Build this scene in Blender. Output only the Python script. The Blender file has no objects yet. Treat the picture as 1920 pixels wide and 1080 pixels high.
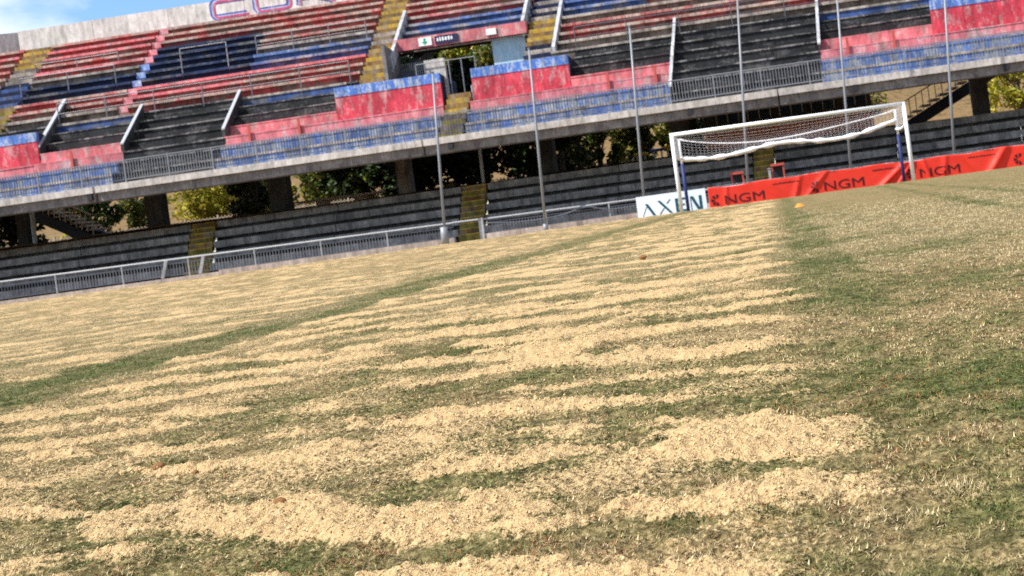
import bpy, math, random
import numpy as np
from mathutils import Vector, Matrix

scene = bpy.context.scene
C = scene.collection
R = math.radians

# ------------------------------------------------------------------ camera
CAM_H = 0.38
ROLL = math.atan(0.1365)
cam_data = bpy.data.cameras.new('camera')
cam_data.sensor_fit = 'HORIZONTAL'
cam_data.sensor_width = 36.0
cam_data.lens = 37.5
cam_data.shift_x = -500.0 / 1920.0
cam_data.shift_y = -190.0 / 1920.0
cam_data.clip_start = 0.02
cam_data.clip_end = 3000.0
cam_data.dof.use_dof = True
cam_data.dof.focus_distance = 1.7
cam_data.dof.aperture_fstop = 14.0
cam = bpy.data.objects.new('camera', cam_data)
C.objects.link(cam)
cam.matrix_world = Matrix.Translation((0, 0, CAM_H)) @ Matrix.Rotation(R(90), 4, 'X') @ Matrix.Rotation(-ROLL, 4, 'Z')
scene.camera = cam

# ------------------------------------------------------------------ world and sun
SUN_EL = R(52.0)
SUN_AZ = R(64.0)          # measured from -Y (behind the camera) towards -X (left)
to_sun = Vector((-math.cos(SUN_EL) * math.sin(SUN_AZ), -math.cos(SUN_EL) * math.cos(SUN_AZ), math.sin(SUN_EL)))
world = bpy.data.worlds.new('World')
scene.world = world
world.use_nodes = True
wn, wl = world.node_tree.nodes, world.node_tree.links
wn.clear()
w_out = wn.new('ShaderNodeOutputWorld')
w_sky = wn.new('ShaderNodeTexSky')
w_sky.sky_type = 'NISHITA'
w_sky.sun_disc = False
w_sky.sun_elevation = SUN_EL
w_sky.sun_rotation = math.atan2(to_sun.x, to_sun.y)
w_sky.air_density = 1.0
w_sky.dust_density = 0.25
w_sky.ozone_density = 3.0
w_bg = wn.new('ShaderNodeBackground')
w_bg.inputs['Strength'].default_value = 0.125
w_hs = wn.new('ShaderNodeHueSaturation')
w_hs.inputs['Saturation'].default_value = 1.12
wl.new(w_sky.outputs[0], w_hs.inputs['Color'])
wl.new(w_hs.outputs[0], w_bg.inputs['Color'])
w_cl = wn.new('ShaderNodeBackground')
w_cl.inputs['Color'].default_value = (0.95, 0.97, 1.0, 1)
w_cl.inputs['Strength'].default_value = 0.85
w_tc = wn.new('ShaderNodeTexCoord')
w_map = wn.new('ShaderNodeMapping')
w_map.inputs['Scale'].default_value = (1.0, 1.0, 2.2)
w_map.inputs['Location'].default_value = (0.35, 0.1, 0.0)
wl.new(w_tc.outputs['Generated'], w_map.inputs['Vector'])
w_noise = wn.new('ShaderNodeTexNoise')
w_noise.inputs['Scale'].default_value = 4.2
w_noise.inputs['Detail'].default_value = 7.0
w_noise.inputs['Roughness'].default_value = 0.55
wl.new(w_map.outputs[0], w_noise.inputs['Vector'])
w_ramp = wn.new('ShaderNodeValToRGB')
w_ramp.color_ramp.elements[0].position = 0.44
w_ramp.color_ramp.elements[1].position = 0.62
wl.new(w_noise.outputs['Fac'], w_ramp.inputs['Fac'])
w_mix = wn.new('ShaderNodeMixShader')
wl.new(w_ramp.outputs['Color'], w_mix.inputs['Fac'])
wl.new(w_bg.outputs[0], w_mix.inputs[1])
wl.new(w_cl.outputs[0], w_mix.inputs[2])
wl.new(w_mix.outputs[0], w_out.inputs['Surface'])

sun_data = bpy.data.lights.new('sun', 'SUN')
sun_data.energy = 5.0
sun_data.angle = R(0.53)
sun_data.color = (1.0, 0.96, 0.90)
sun = bpy.data.objects.new('sun', sun_data)
C.objects.link(sun)
sun.rotation_euler = to_sun.to_track_quat('Z', 'Y').to_euler()
sun.location = to_sun * 60

scene.view_settings.view_transform = 'Standard'
scene.view_settings.look = 'None'
scene.view_settings.exposure = 0.64
scene.view_settings.gamma = 1.0
scene.view_settings.use_curve_mapping = False
scene.render.engine = 'CYCLES'
scene.cycles.use_denoising = False
scene.cycles.max_bounces = 6
scene.cycles.diffuse_bounces = 3
scene.cycles.transparent_max_bounces = 6

# ------------------------------------------------------------------ noise
_rng = np.random.RandomState(7)
_perm = np.arange(512)
_rng.shuffle(_perm)
_perm = np.concatenate([_perm, _perm, _perm])
_ga = _rng.rand(512) * 2 * np.pi
_gx, _gy = np.cos(_ga), np.sin(_ga)


def perlin(x, y, seed=0):
    x = np.asarray(x, dtype=np.float64) + seed * 37.17
    y = np.asarray(y, dtype=np.float64) + seed * 91.73
    xi = np.floor(x).astype(np.int64)
    yi = np.floor(y).astype(np.int64)
    xf, yf = x - xi, y - yi
    xi &= 511
    yi &= 511
    u = xf * xf * xf * (xf * (xf * 6 - 15) + 10)
    v = yf * yf * yf * (yf * (yf * 6 - 15) + 10)

    def g(ix, iy, dx, dy):
        h = _perm[_perm[ix & 511] + (iy & 511)]
        return _gx[h] * dx + _gy[h] * dy
    n00 = g(xi, yi, xf, yf)
    n10 = g(xi + 1, yi, xf - 1, yf)
    n01 = g(xi, yi + 1, xf, yf - 1)
    n11 = g(xi + 1, yi + 1, xf - 1, yf - 1)
    a = n00 + u * (n10 - n00)
    b = n01 + u * (n11 - n01)
    return (a + v * (b - a)) * 1.5


def fbm(x, y, octv=4, seed=0, gain=0.5):
    t = 0.0
    a = 1.0
    f = 1.0
    for i in range(octv):
        t = t + a * perlin(x * f, y * f, seed + i * 3)
        a *= gain
        f *= 2.03
    return t


def smooth(a, b, x):
    t = np.clip((x - a) / (b - a), 0, 1)
    return t * t * (3 - 2 * t)


# ------------------------------------------------------------------ materials
def new_mat(name, rough=0.8, spec=0.3):
    m = bpy.data.materials.new(name)
    m.use_nodes = True
    b = m.node_tree.nodes['Principled BSDF']
    b.inputs['Roughness'].default_value = rough
    b.inputs['Specular IOR Level'].default_value = spec
    return m, m.node_tree.nodes, m.node_tree.links, b


def n_noise(nt, ln, vec, scale, detail=4, rough=0.6):
    n = nt.new('ShaderNodeTexNoise')
    n.inputs['Scale'].default_value = scale
    n.inputs['Detail'].default_value = detail
    n.inputs['Roughness'].default_value = rough
    if vec is not None:
        ln.new(vec, n.inputs['Vector'])
    return n.outputs['Fac']


def n_ramp(nt, ln, fac, stops):
    r = nt.new('ShaderNodeValToRGB')
    el = r.color_ramp.elements
    while len(el) < len(stops):
        el.new(0.5)
    for e, (p, c) in zip(el, stops):
        e.position = p
        e.color = (c[0], c[1], c[2], 1) if isinstance(c, (tuple, list)) else (c, c, c, 1)
    ln.new(fac, r.inputs['Fac'])
    return r.outputs['Color']


def n_mix(nt, ln, fac, a, b, mode='MIX'):
    m = nt.new('ShaderNodeMix')
    m.data_type = 'RGBA'
    m.blend_type = mode
    for sock, val in ((m.inputs['Factor'], fac), (m.inputs['A'], a), (m.inputs['B'], b)):
        if hasattr(val, 'is_linked') or hasattr(val, 'links'):
            ln.new(val, sock)
        elif isinstance(val, (tuple, list)):
            sock.default_value = (val[0], val[1], val[2], 1)
        else:
            sock.default_value = val
    return m.outputs['Result']


def n_coords(nt, ln, scale=(1, 1, 1)):
    tc = nt.new('ShaderNodeTexCoord')
    mp = nt.new('ShaderNodeMapping')
    mp.inputs['Scale'].default_value = scale
    ln.new(tc.outputs['Object'], mp.inputs['Vector'])
    return mp.outputs[0]


def n_bump(nt, ln, bsdf, h, strength=0.3, dist=0.02):
    b = nt.new('ShaderNodeBump')
    b.inputs['Strength'].default_value = strength
    b.inputs['Distance'].default_value = dist
    ln.new(h, b.inputs['Height'])
    ln.new(b.outputs[0], bsdf.inputs['Normal'])


def worn_paint(name, paint, base=(0.40, 0.35, 0.31), wear=0.5, sx=0.35, paint2=None, rough=0.8, streak=0.5, stain=0.55):
    """paint flaking off concrete; wear 0 = all paint, 1 = all concrete"""
    m, nt, ln, b = new_mat(name, rough, 0.25)
    v1 = n_coords(nt, ln, (sx, 0.35, 0.9) if sx < 0.55 else (sx * 1.6, 0.6, 0.42))
    v2 = n_coords(nt, ln, (1, 1, 1))
    v3 = n_coords(nt, ln, (1.6, 1.5, 0.45))
    big = n_noise(nt, ln, v1, 2.4, 7, 0.68)
    fine = n_noise(nt, ln, v2, 9.0, 6, 0.7)
    strk = n_noise(nt, ln, v3, 2.6, 6, 0.72)
    mixf = nt.new('ShaderNodeMath')
    mixf.operation = 'ADD'
    ln.new(big, mixf.inputs[0])
    sc = nt.new('ShaderNodeMath')
    sc.operation = 'MULTIPLY_ADD'
    ln.new(fine, sc.inputs[0])
    sc.inputs[1].default_value = 0.55
    sc.inputs[2].default_value = -0.275
    ln.new(sc.outputs[0], mixf.inputs[1])
    edge = 1.0 - wear
    lo = 0.32 + 0.36 * edge
    mask = n_ramp(nt, ln, mixf.outputs[0], [(max(lo - 0.06, 0), 0.0), (min(lo + 0.06, 1), 1.0)])
    p2 = paint2 or tuple(min(1, c * 0.62) for c in paint)
    pcol = n_mix(nt, ln, strk, p2, tuple(min(1.0, c * 1.18) for c in paint))
    bcol = n_mix(nt, ln, strk, tuple(c * 0.55 for c in base), tuple(min(1, c * 1.2) for c in base))
    col = n_mix(nt, ln, mask, pcol, bcol)
    dirt = n_ramp(nt, ln, strk, [(0.30, 1.0 - 0.95 * streak), (0.58, 1.0)])
    col = n_mix(nt, ln, 1.0, col, dirt, 'MULTIPLY')
    v4 = n_coords(nt, ln, (0.8, 0.8, 0.35))
    blot = n_noise(nt, ln, v4, 1.1, 9, 0.78)
    sm = n_ramp(nt, ln, blot, [(0.40, 1.0 - stain), (0.56, 1.0)])
    col = n_mix(nt, ln, 1.0, col, sm, 'MULTIPLY')
    ln.new(col, b.inputs['Base Color'])
    n_bump(nt, ln, b, mixf.outputs[0], 0.35, 0.02)
    return m


def plain(name, col, rough=0.6, var=0.25, scale=4.0, spec=0.3, metal=0.0):
    m, nt, ln, b = new_mat(name, rough, spec)
    v = n_coords(nt, ln)
    f = n_noise(nt, ln, v, scale, 5, 0.65)
    c = n_mix(nt, ln, f, tuple(x * (1 - var) for x in col), tuple(min(1, x * (1 + var)) for x in col))
    ln.new(c, b.inputs['Base Color'])
    b.inputs['Metallic'].default_value = metal
    n_bump(nt, ln, b, f, 0.1, 0.01)
    return m


M = {}
CONC = (0.43, 0.37, 0.33)
M['red_row'] = worn_paint('worn red paint', (0.40, 0.055, 0.055), (0.19, 0.13, 0.11), 0.50, stain=0.45)  # riser colours run darker than edges: dirt plus shade put into the paint
M['red_lip'] = worn_paint('worn red edge paint', (0.60, 0.15, 0.15), (0.58, 0.46, 0.39), 0.58, stain=0.36)
M['red_bright'] = worn_paint('bright red paint', (0.70, 0.07, 0.11), (0.70, 0.36, 0.36), 0.30, 0.9, streak=0.45, stain=0.36)
M['pink'] = worn_paint('faded pink red paint', (0.76, 0.21, 0.235), (0.66, 0.42, 0.40), 0.32, 0.6, streak=0.4, stain=0.36)
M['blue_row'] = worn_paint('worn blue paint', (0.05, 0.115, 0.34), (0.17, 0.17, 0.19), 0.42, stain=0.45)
M['blue_lip'] = worn_paint('worn blue edge paint', (0.13, 0.22, 0.50), (0.42, 0.39, 0.38), 0.50, stain=0.36)
M['blue_bright'] = worn_paint('bright blue paint', (0.10, 0.24, 0.70), (0.50, 0.60, 0.76), 0.40, 0.9, streak=0.35, stain=0.36)
M['blue_wall'] = worn_paint('blue front wall paint', (0.10, 0.19, 0.48), (0.36, 0.39, 0.44), 0.48, 0.8, streak=0.5, stain=0.36)
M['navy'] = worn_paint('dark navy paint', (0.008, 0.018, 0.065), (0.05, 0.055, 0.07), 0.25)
M['navy_lip'] = worn_paint('navy edge paint', (0.02, 0.045, 0.13), (0.16, 0.165, 0.175), 0.42)
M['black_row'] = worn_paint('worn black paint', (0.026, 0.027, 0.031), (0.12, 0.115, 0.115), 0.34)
M['black_lip'] = worn_paint('black edge paint', (0.05, 0.05, 0.054), (0.34, 0.32, 0.31), 0.50)
M['grey_row'] = worn_paint('shade-darkened row concrete', (0.16, 0.125, 0.105), (0.24, 0.20, 0.175), 0.5)  # darker copy of the bare edge concrete, riser shade in the colour
M['grey_lip'] = worn_paint('bare edge concrete', (0.40, 0.34, 0.30), (0.56, 0.49, 0.43), 0.55)
M['ochre'] = worn_paint('ochre step paint', (0.60, 0.38, 0.045), (0.40, 0.32, 0.18), 0.42, 1.0, stain=0.36)
M['ochre_dark'] = worn_paint('dim ochre step paint', (0.30, 0.24, 0.04), (0.22, 0.19, 0.11), 0.35, 1.0)  # dulled ochre; on the terrace flights the shade is in this colour
M['ochre_riser'] = worn_paint('ochre riser paint', (0.33, 0.19, 0.05), (0.30, 0.24, 0.17), 0.4, 1.0)
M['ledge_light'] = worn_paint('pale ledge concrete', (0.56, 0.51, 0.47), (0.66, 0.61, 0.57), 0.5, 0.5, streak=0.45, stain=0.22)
M['ledge_dark'] = worn_paint('shade-darkened ledge concrete', (0.22, 0.195, 0.19), (0.30, 0.27, 0.26), 0.5, 0.5, streak=0.5, stain=0.22)  # darker copy of the ledge concrete: overhang shade put into the colour
M['parapet'] = worn_paint('parapet concrete', (0.66, 0.63, 0.59), (0.77, 0.74, 0.70), 0.5, 0.6, streak=0.35, stain=0.2)
M['parapet_dark'] = worn_paint('shade-side parapet concrete', (0.33, 0.31, 0.32), (0.42, 0.40, 0.40), 0.5, 0.6, streak=0.4, stain=0.22)  # darker parapet copy: shading of the turned panel put into the colour
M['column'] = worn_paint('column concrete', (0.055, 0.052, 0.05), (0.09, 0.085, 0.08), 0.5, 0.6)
M['terrace'] = worn_paint('grey terrace concrete', (0.07, 0.068, 0.07), (0.11, 0.105, 0.10), 0.5, 0.5, streak=0.6)  # near-black: part of the shade under the stand is in this colour
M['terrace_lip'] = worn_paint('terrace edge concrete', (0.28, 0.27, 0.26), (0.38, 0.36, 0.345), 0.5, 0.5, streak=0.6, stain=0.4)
M['kerb'] = worn_paint('pinkish kerb concrete', (0.50, 0.40, 0.34), (0.60, 0.49, 0.42), 0.5, 0.5, streak=0.4, stain=0.22)
M['rail'] = plain('galvanised rail', (0.34, 0.35, 0.37), 0.45, 0.2, 6, 0.4)
M['rail_white'] = worn_paint('chipped white rail paint', (0.50, 0.51, 0.54), (0.30, 0.29, 0.29), 0.32, 1.0, streak=0.35, stain=0.3)
M['rail_dark'] = plain('dark rail steel', (0.09, 0.10, 0.125), 0.5, 0.25, 6)
M['rail_blue'] = worn_paint('blue rail paint', (0.08, 0.12, 0.26), (0.20, 0.21, 0.24), 0.4, 1.0)
M['rail_mid'] = plain('weathered rail steel', (0.20, 0.21, 0.235), 0.5, 0.3, 6)
M['strip_red'] = worn_paint('pale red strip paint', (0.78, 0.27, 0.30), (0.74, 0.50, 0.50), 0.35, 1.0, streak=0.3, stain=0.22)
M['strip_blue'] = worn_paint('pale blue strip paint', (0.22, 0.36, 0.74), (0.55, 0.62, 0.78), 0.35, 1.0, streak=0.3, stain=0.22)
M['pole'] = plain('grey net pole steel', (0.22, 0.23, 0.25), 0.42, 0.18, 3, 0.5)
M['goal'] = plain('white goal paint', (0.86, 0.86, 0.85), 0.35, 0.04, 5, 0.5)
M['net_cord'] = plain('thin grey net cord', (0.50, 0.50, 0.53), 0.8, 0.08, 8)
M['net'] = plain('white net cord', (0.80, 0.80, 0.82), 0.8, 0.08, 8)
M['pad'] = plain('blue padding', (0.018, 0.032, 0.13), 0.55, 0.25, 5)
M['board'] = plain('white board', (0.74, 0.82, 0.93), 0.4, 0.03, 2)
M['teal'] = plain('dark teal print', (0.012, 0.075, 0.11), 0.5, 0.2, 4)
M['letter_black'] = plain('dark maroon print', (0.055, 0.006, 0.008), 0.6, 0.3, 5)
M['orange'] = plain('orange plastic', (0.85, 0.25, 0.03), 0.45, 0.08, 12)
M['light_blue'] = worn_paint('light blue wall paint', (0.50, 0.72, 0.95), (0.62, 0.75, 0.90), 0.4, 1.0, streak=0.2, stain=0.15)
M['dark'] = plain('dark shadowed metal', (0.02, 0.02, 0.025), 0.6, 0.3, 4)  # near-black colour carries the shade under stairs and inside cabinets
M['glass'] = plain('dark window glass', (0.02, 0.03, 0.045), 0.12, 0.2, 2, 0.6)
M['green_sign'] = plain('green sign print', (0.02, 0.35, 0.16), 0.5, 0.1, 5)
M['white_sign'] = plain('white sign', (0.80, 0.82, 0.80), 0.5, 0.05, 5)
M['sign_navy'] = plain('navy sign', (0.02, 0.02, 0.07), 0.5, 0.2, 5)
M['red_frame'] = plain('red steel frame', (0.45, 0.08, 0.06), 0.5, 0.25, 6)
M['yellow'] = plain('yellow plastic', (0.80, 0.52, 0.05), 0.5, 0.1, 6)
M['blue_plastic'] = plain('blue plastic', (0.06, 0.16, 0.55), 0.5, 0.1, 6)
M['pale_stone'] = plain('pale stone', (0.62, 0.50, 0.40), 0.85, 0.15, 5)
M['tan_rail'] = plain('sunlit tan rail paint', (0.55, 0.40, 0.25), 0.6, 0.2, 5)  # bright tan with the sunlight on the bars put into the colour
M['letter_blue'] = worn_paint('blue lettering', (0.10, 0.11, 0.40), (0.40, 0.42, 0.60), 0.25, 1.0, streak=0.2)
M['letter_red'] = worn_paint('red lettering', (0.60, 0.08, 0.16), (0.62, 0.40, 0.45), 0.25, 1.0, streak=0.2)
M['letter_light'] = worn_paint('pale lettering', (0.66, 0.62, 0.60), (0.74, 0.72, 0.70), 0.5, 1.0, streak=0.2)
M['letter_pale_blue'] = worn_paint('pale blue lettering shade', (0.36, 0.45, 0.72), (0.60, 0.64, 0.75), 0.4, 1.0, streak=0.2)


def brick_mat():
    m, nt, ln, b = new_mat('orange brick', 0.85, 0.2)
    v = n_coords(nt, ln)
    sep = nt.new('ShaderNodeSeparateXYZ')
    ln.new(v, sep.inputs[0])
    cmb = nt.new('ShaderNodeCombineXYZ')
    ln.new(sep.outputs['X'], cmb.inputs['X'])
    ln.new(sep.outputs['Z'], cmb.inputs['Y'])
    br = nt.new('ShaderNodeTexBrick')
    br.inputs['Scale'].default_value = 1.0
    br.inputs['Brick Width'].default_value = 0.26
    br.inputs['Row Height'].default_value = 0.08
    br.inputs['Mortar Size'].default_value = 0.008
    br.inputs['Color1'].default_value = (0.62, 0.17, 0.07, 1)
    br.inputs['Color2'].default_value = (0.48, 0.12, 0.055, 1)
    br.inputs['Mortar'].default_value = (0.42, 0.30, 0.23, 1)
    ln.new(cmb.outputs[0], br.inputs['Vector'])
    ln.new(br.outputs['Color'], b.inputs['Base Color'])
    return m


M['brick'] = brick_mat()


def leaf_mat():
    m, nt, ln, b = new_mat('foliage', 0.6, 0.25)
    at = nt.new('ShaderNodeAttribute')
    at.attribute_name = 'tint'
    ln.new(at.outputs['Color'], b.inputs['Base Color'])
    tr = nt.new('ShaderNodeBsdfTranslucent')
    ln.new(at.outputs['Color'], tr.inputs['Color'])
    mx = nt.new('ShaderNodeMixShader')
    mx.inputs['Fac'].default_value = 0.25
    ln.new(b.outputs[0], mx.inputs[1])
    ln.new(tr.outputs[0], mx.inputs[2])
    ln.new(mx.outputs[0], nt['Material Output'].inputs['Surface'])
    return m


M['leaf'] = leaf_mat()
M['bark'] = plain('bark', (0.12, 0.09, 0.065), 0.9, 0.35, 9)


def banner_mat():
    m, nt, ln, b = new_mat('red banner fabric', 0.55, 0.35)
    v = n_coords(nt, ln)
    f = n_noise(nt, ln, v, 1.2, 3, 0.5)
    c = n_mix(nt, ln, f, (0.82, 0.035, 0.02), (0.92, 0.07, 0.035))
    ln.new(c, b.inputs['Base Color'])
    tr = nt.new('ShaderNodeBsdfTranslucent')
    ln.new(c, tr.inputs['Color'])
    mx = nt.new('ShaderNodeMixShader')
    mx.inputs['Fac'].default_value = 0.3
    ln.new(b.outputs[0], mx.inputs[1])
    ln.new(tr.outputs[0], mx.inputs[2])
    ln.new(mx.outputs[0], nt['Material Output'].inputs['Surface'])
    return m


M['banner'] = banner_mat()


def ground_mat(name, c1, c2, c3, scale):
    m, nt, ln, b = new_mat(name, 0.95, 0.1)
    v = n_coords(nt, ln)
    f1 = n_noise(nt, ln, v, scale, 6, 0.65)
    f2 = n_noise(nt, ln, v, scale * 9, 5, 0.7)
    col = n_ramp(nt, ln, f1, [(0.3, c1), (0.52, c2), (0.7, c3)])
    d = n_ramp(nt, ln, f2, [(0.3, 0.6), (0.7, 1.2)])
    col = n_mix(nt, ln, 1.0, col, d, 'MULTIPLY')
    ln.new(col, b.inputs['Base Color'])
    n_bump(nt, ln, b, f2, 0.5, 0.1)
    return m


M['dry_ground'] = ground_mat('dry grass ground', (0.07, 0.055, 0.022), (0.22, 0.14, 0.065), (0.10, 0.095, 0.03), 1.3)
M['paving'] = ground_mat('track paving', (0.17, 0.15, 0.14), (0.22, 0.19, 0.17), (0.25, 0.22, 0.20), 0.6)


def pitch_mat():
    m, nt, ln, b = new_mat('sand dressed turf', 0.95, 0.08)
    at = nt.new('ShaderNodeAttribute')
    at.attribute_name = 'cover'
    sep = nt.new('ShaderNodeSeparateColor')
    ln.new(at.outputs['Color'], sep.inputs[0])
    v = n_coords(nt, ln)
    va = n_coords(nt, ln, (0.55, 1.0, 1.0))
    f_med = n_noise(nt, ln, va, 5.0, 5, 0.6)
    f_fine = n_noise(nt, ln, v, 130.0, 4, 0.75)
    f_grain = n_noise(nt, ln, v, 330.0, 3, 0.8)
    f_mid = n_noise(nt, ln, va, 26.0, 5, 0.7)
    # turf colour: thatch, straw, green
    straw = n_ramp(nt, ln, f_fine, [(0.34, (0.075, 0.052, 0.022)), (0.5, (0.26, 0.19, 0.088)), (0.64, (0.43, 0.325, 0.165))])
    green = n_ramp(nt, ln, f_fine, [(0.34, (0.030, 0.036, 0.010)), (0.5, (0.105, 0.115, 0.036)), (0.66, (0.215, 0.21, 0.085))])
    gfac = nt.new('ShaderNodeMath')
    gfac.operation = 'MULTIPLY_ADD'
    ln.new(f_mid, gfac.inputs[0])
    gfac.inputs[1].default_value = 1.5
    gfac.inputs[2].default_value = -0.75
    gsum = nt.new('ShaderNodeMath')
    gsum.operation = 'ADD'
    gsum.use_clamp = True
    ln.new(gfac.outputs[0], gsum.inputs[0])
    ln.new(sep.outputs['Green'], gsum.inputs[1])
    turf = n_mix(nt, ln, gsum.outputs[0], green, straw)
    md = n_ramp(nt, ln, f_mid, [(0.34, 0.42), (0.66, 1.35)])
    turf = n_mix(nt, ln, 1.0, turf, md, 'MULTIPLY')
    rust = n_ramp(nt, ln, n_noise(nt, ln, va, 7.0, 5, 0.7), [(0.60, 0.0), (0.72, 0.55)])
    turf = n_mix(nt, ln, rust, turf, (0.20, 0.10, 0.055))
    # sand
    sand = n_ramp(nt, ln, f_fine, [(0.32, (0.31, 0.19, 0.085)), (0.45, (0.57, 0.395, 0.195)), (0.64, (0.71, 0.51, 0.27))])
    gr = n_ramp(nt, ln, f_grain, [(0.32, 0.60), (0.62, 1.12)])
    sand = n_mix(nt, ln, 1.0, sand, gr, 'MULTIPLY')
    # break the mask edge up with grain
    ms = nt.new('ShaderNodeMath')
    ms.operation = 'MULTIPLY_ADD'
    ln.new(f_fine, ms.inputs[0])
    ms.inputs[1].default_value = 1.6
    ms.inputs[2].default_value = -0.80
    ma = nt.new('ShaderNodeMath')
    ma.operation = 'ADD'
    ln.new(ms.outputs[0], ma.inputs[0])
    ln.new(sep.outputs['Red'], ma.inputs[1])
    mm = n_ramp(nt, ln, ma.outputs[0], [(0.34, 0.0), (0.62, 1.0)])
    col = n_mix(nt, ln, mm, turf, sand)
    ln.new(col, b.inputs['Base Color'])
    bs = nt.new('ShaderNodeMath')
    bs.operation = 'MULTIPLY_ADD'
    ln.new(f_mid, bs.inputs[0])
    bs.inputs[1].default_value = 2.0
    ln.new(f_fine, bs.inputs[2])
    n_bump(nt, ln, b, bs.outputs[0], 0.8, 0.014)
    return m


M['pitch'] = pitch_mat()


def attr_mat(name, attr, rough=0.7, transl=0.0):
    m, nt, ln, b = new_mat(name, rough, 0.2)
    at = nt.new('ShaderNodeAttribute')
    at.attribute_name = attr
    ln.new(at.outputs['Color'], b.inputs['Base Color'])
    if transl:
        tr = nt.new('ShaderNodeBsdfTranslucent')
        ln.new(at.outputs['Color'], tr.inputs['Color'])
        mx = nt.new('ShaderNodeMixShader')
        mx.inputs['Fac'].default_value = transl
        ln.new(b.outputs[0], mx.inputs[1])
        ln.new(tr.outputs[0], mx.inputs[2])
        ln.new(mx.outputs[0], nt['Material Output'].inputs['Surface'])
    return m


M['blade'] = attr_mat('grass blade', 'tint', 0.6, 0.25)
M['clod'] = attr_mat('sand clod', 'tint', 0.95)


# ------------------------------------------------------------------ mesh helpers
class MB:
    def __init__(self):
        self.v = []
        self.f = []

    def hexa(self, p):
        """p: 8 points, bottom ring (4) then top ring (4), both counter-clockwise from above"""
        o = len(self.v)
        self.v += [tuple(q) for q in p]
        for q in ((3, 2, 1, 0), (4, 5, 6, 7), (0, 1, 5, 4), (1, 2, 6, 5), (2, 3, 7, 6), (3, 0, 4, 7)):
            self.f.append(tuple(o + i for i in q))
        return self

    def box(self, x0, x1, y0, y1, z0, z1):
        return self.hexa([(x0, y0, z0), (x1, y0, z0), (x1, y1, z0), (x0, y1, z0),
                          (x0, y0, z1), (x1, y0, z1), (x1, y1, z1), (x0, y1, z1)])

    def bar(self, a, b, w, h=None):
        """square bar from a to b"""
        a, b = Vector(a), Vector(b)
        h = h or w
        d = (b - a).normalized()
        up = Vector((0, 0, 1)) if abs(d.z) < 0.9 else Vector((0, 1, 0))
        sx = d.cross(up).normalized() * (w / 2)
        sz = sx.cross(d).normalized() * (h / 2)
        o = len(self.v)
        for c in (a, b):
            for s, t in ((-1, -1), (1, -1), (1, 1), (-1, 1)):
                self.v.append(tuple(c + sx * s + sz * t))
        for i in range(4):
            j = (i + 1) % 4
            self.f.append((o + i, o + j, o + 4 + j, o + 4 + i))
        self.f.append((o + 3, o + 2, o + 1, o))
        self.f.append((o + 4, o + 5, o + 6, o + 7))
        return self

    def tube(self, pts, rad, n=8, caps=True):
        pts = [Vector(p) for p in pts]
        if not isinstance(rad, (list, tuple)):
            rad = [rad] * len(pts)
        o = len(self.v)
        prev = None
        for i, p in enumerate(pts):
            d = (pts[min(i + 1, len(pts) - 1)] - pts[max(i - 1, 0)]).normalized()
            if prev is None:
                up = Vector((0, 0, 1)) if abs(d.z) < 0.9 else Vector((1, 0, 0))
                sx = d.cross(up).normalized()
            else:
                sx = (prev - d * prev.dot(d)).normalized()
            prev = sx
            sy = d.cross(sx)
            for k in range(n):
                a = 2 * math.pi * k / n
                self.v.append(tuple(p + (sx * math.cos(a) + sy * math.sin(a)) * rad[i]))
        for i in range(len(pts) - 1):
            for k in range(n):
                a, b = o + i * n + k, o + i * n + (k + 1) % n
                self.f.append((a, b, b + n, a + n))
        if caps:
            self.f.append(tuple(o + k for k in reversed(range(n))))
            e = o + (len(pts) - 1) * n
            self.f.append(tuple(e + k for k in range(n)))
        return self

    def lathe(self, prof, n=24, c=(0, 0, 0)):
        o = len(self.v)
        for r_, z in prof:
            for k in range(n):
                a = 2 * math.pi * k / n
                self.v.append((c[0] + r_ * math.cos(a), c[1] + r_ * math.sin(a), c[2] + z))
        for i in range(len(prof) - 1):
            for k in range(n):
                a, b = o + i * n + k, o + i * n + (k + 1) % n
                self.f.append((a, b, b + n, a + n))
        return self

    def build(self, name, mat, parent=None, smooth_=False, kind=None):
        me = bpy.data.meshes.new(name)
        me.from_pydata(self.v, [], self.f)
        me.materials.append(M[mat] if isinstance(mat, str) else mat)
        if smooth_:
            me.polygons.foreach_set('use_smooth', [True] * len(me.polygons))
        o = bpy.data.objects.new(name, me)
        C.objects.link(o)
        if parent is not None:
            o.parent = parent
        if kind:
            o['kind'] = kind
        return o


def empty(name, loc=(0, 0, 0), rz=0.0):
    o = bpy.data.objects.new(name, None)
    o.location = loc
    o.rotation_euler = (0, 0, rz)
    o.empty_display_size = 0.2
    C.objects.link(o)
    return o


def tag(o, label=None, cat=None, group=None, kind=None):
    if label:
        o['label'] = label
    if cat:
        o['category'] = cat
    if group:
        o['group'] = group
    if kind:
        o['kind'] = kind
    return o


def fast_mesh(name, verts, faces, mat, attr=None, smooth_=False):
    """verts (n,3), faces (m,k) arrays; attr (n,4) point colours"""
    me = bpy.data.meshes.new(name)
    n, (m, k) = len(verts), faces.shape
    me.vertices.add(n)
    me.vertices.foreach_set('co', np.ascontiguousarray(verts, dtype=np.float32).ravel())
    me.loops.add(m * k)
    me.loops.foreach_set('vertex_index', np.ascontiguousarray(faces, dtype=np.int32).ravel())
    me.polygons.add(m)
    me.polygons.foreach_set('loop_start', np.arange(0, m * k, k, dtype=np.int32))
    me.polygons.foreach_set('loop_total', np.full(m, k, dtype=np.int32))
    if smooth_:
        me.polygons.foreach_set('use_smooth', np.ones(m, dtype=bool))
    me.update(calc_edges=True)
    if attr is not None:
        an, data = attr
        a = me.attributes.new(an, 'FLOAT_COLOR', 'POINT')
        a.data.foreach_set('color', np.ascontiguousarray(data, dtype=np.float32).ravel())
    me.materials.append(M[mat])
    o = bpy.data.objects.new(name, me)
    C.objects.link(o)
    return o


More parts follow.
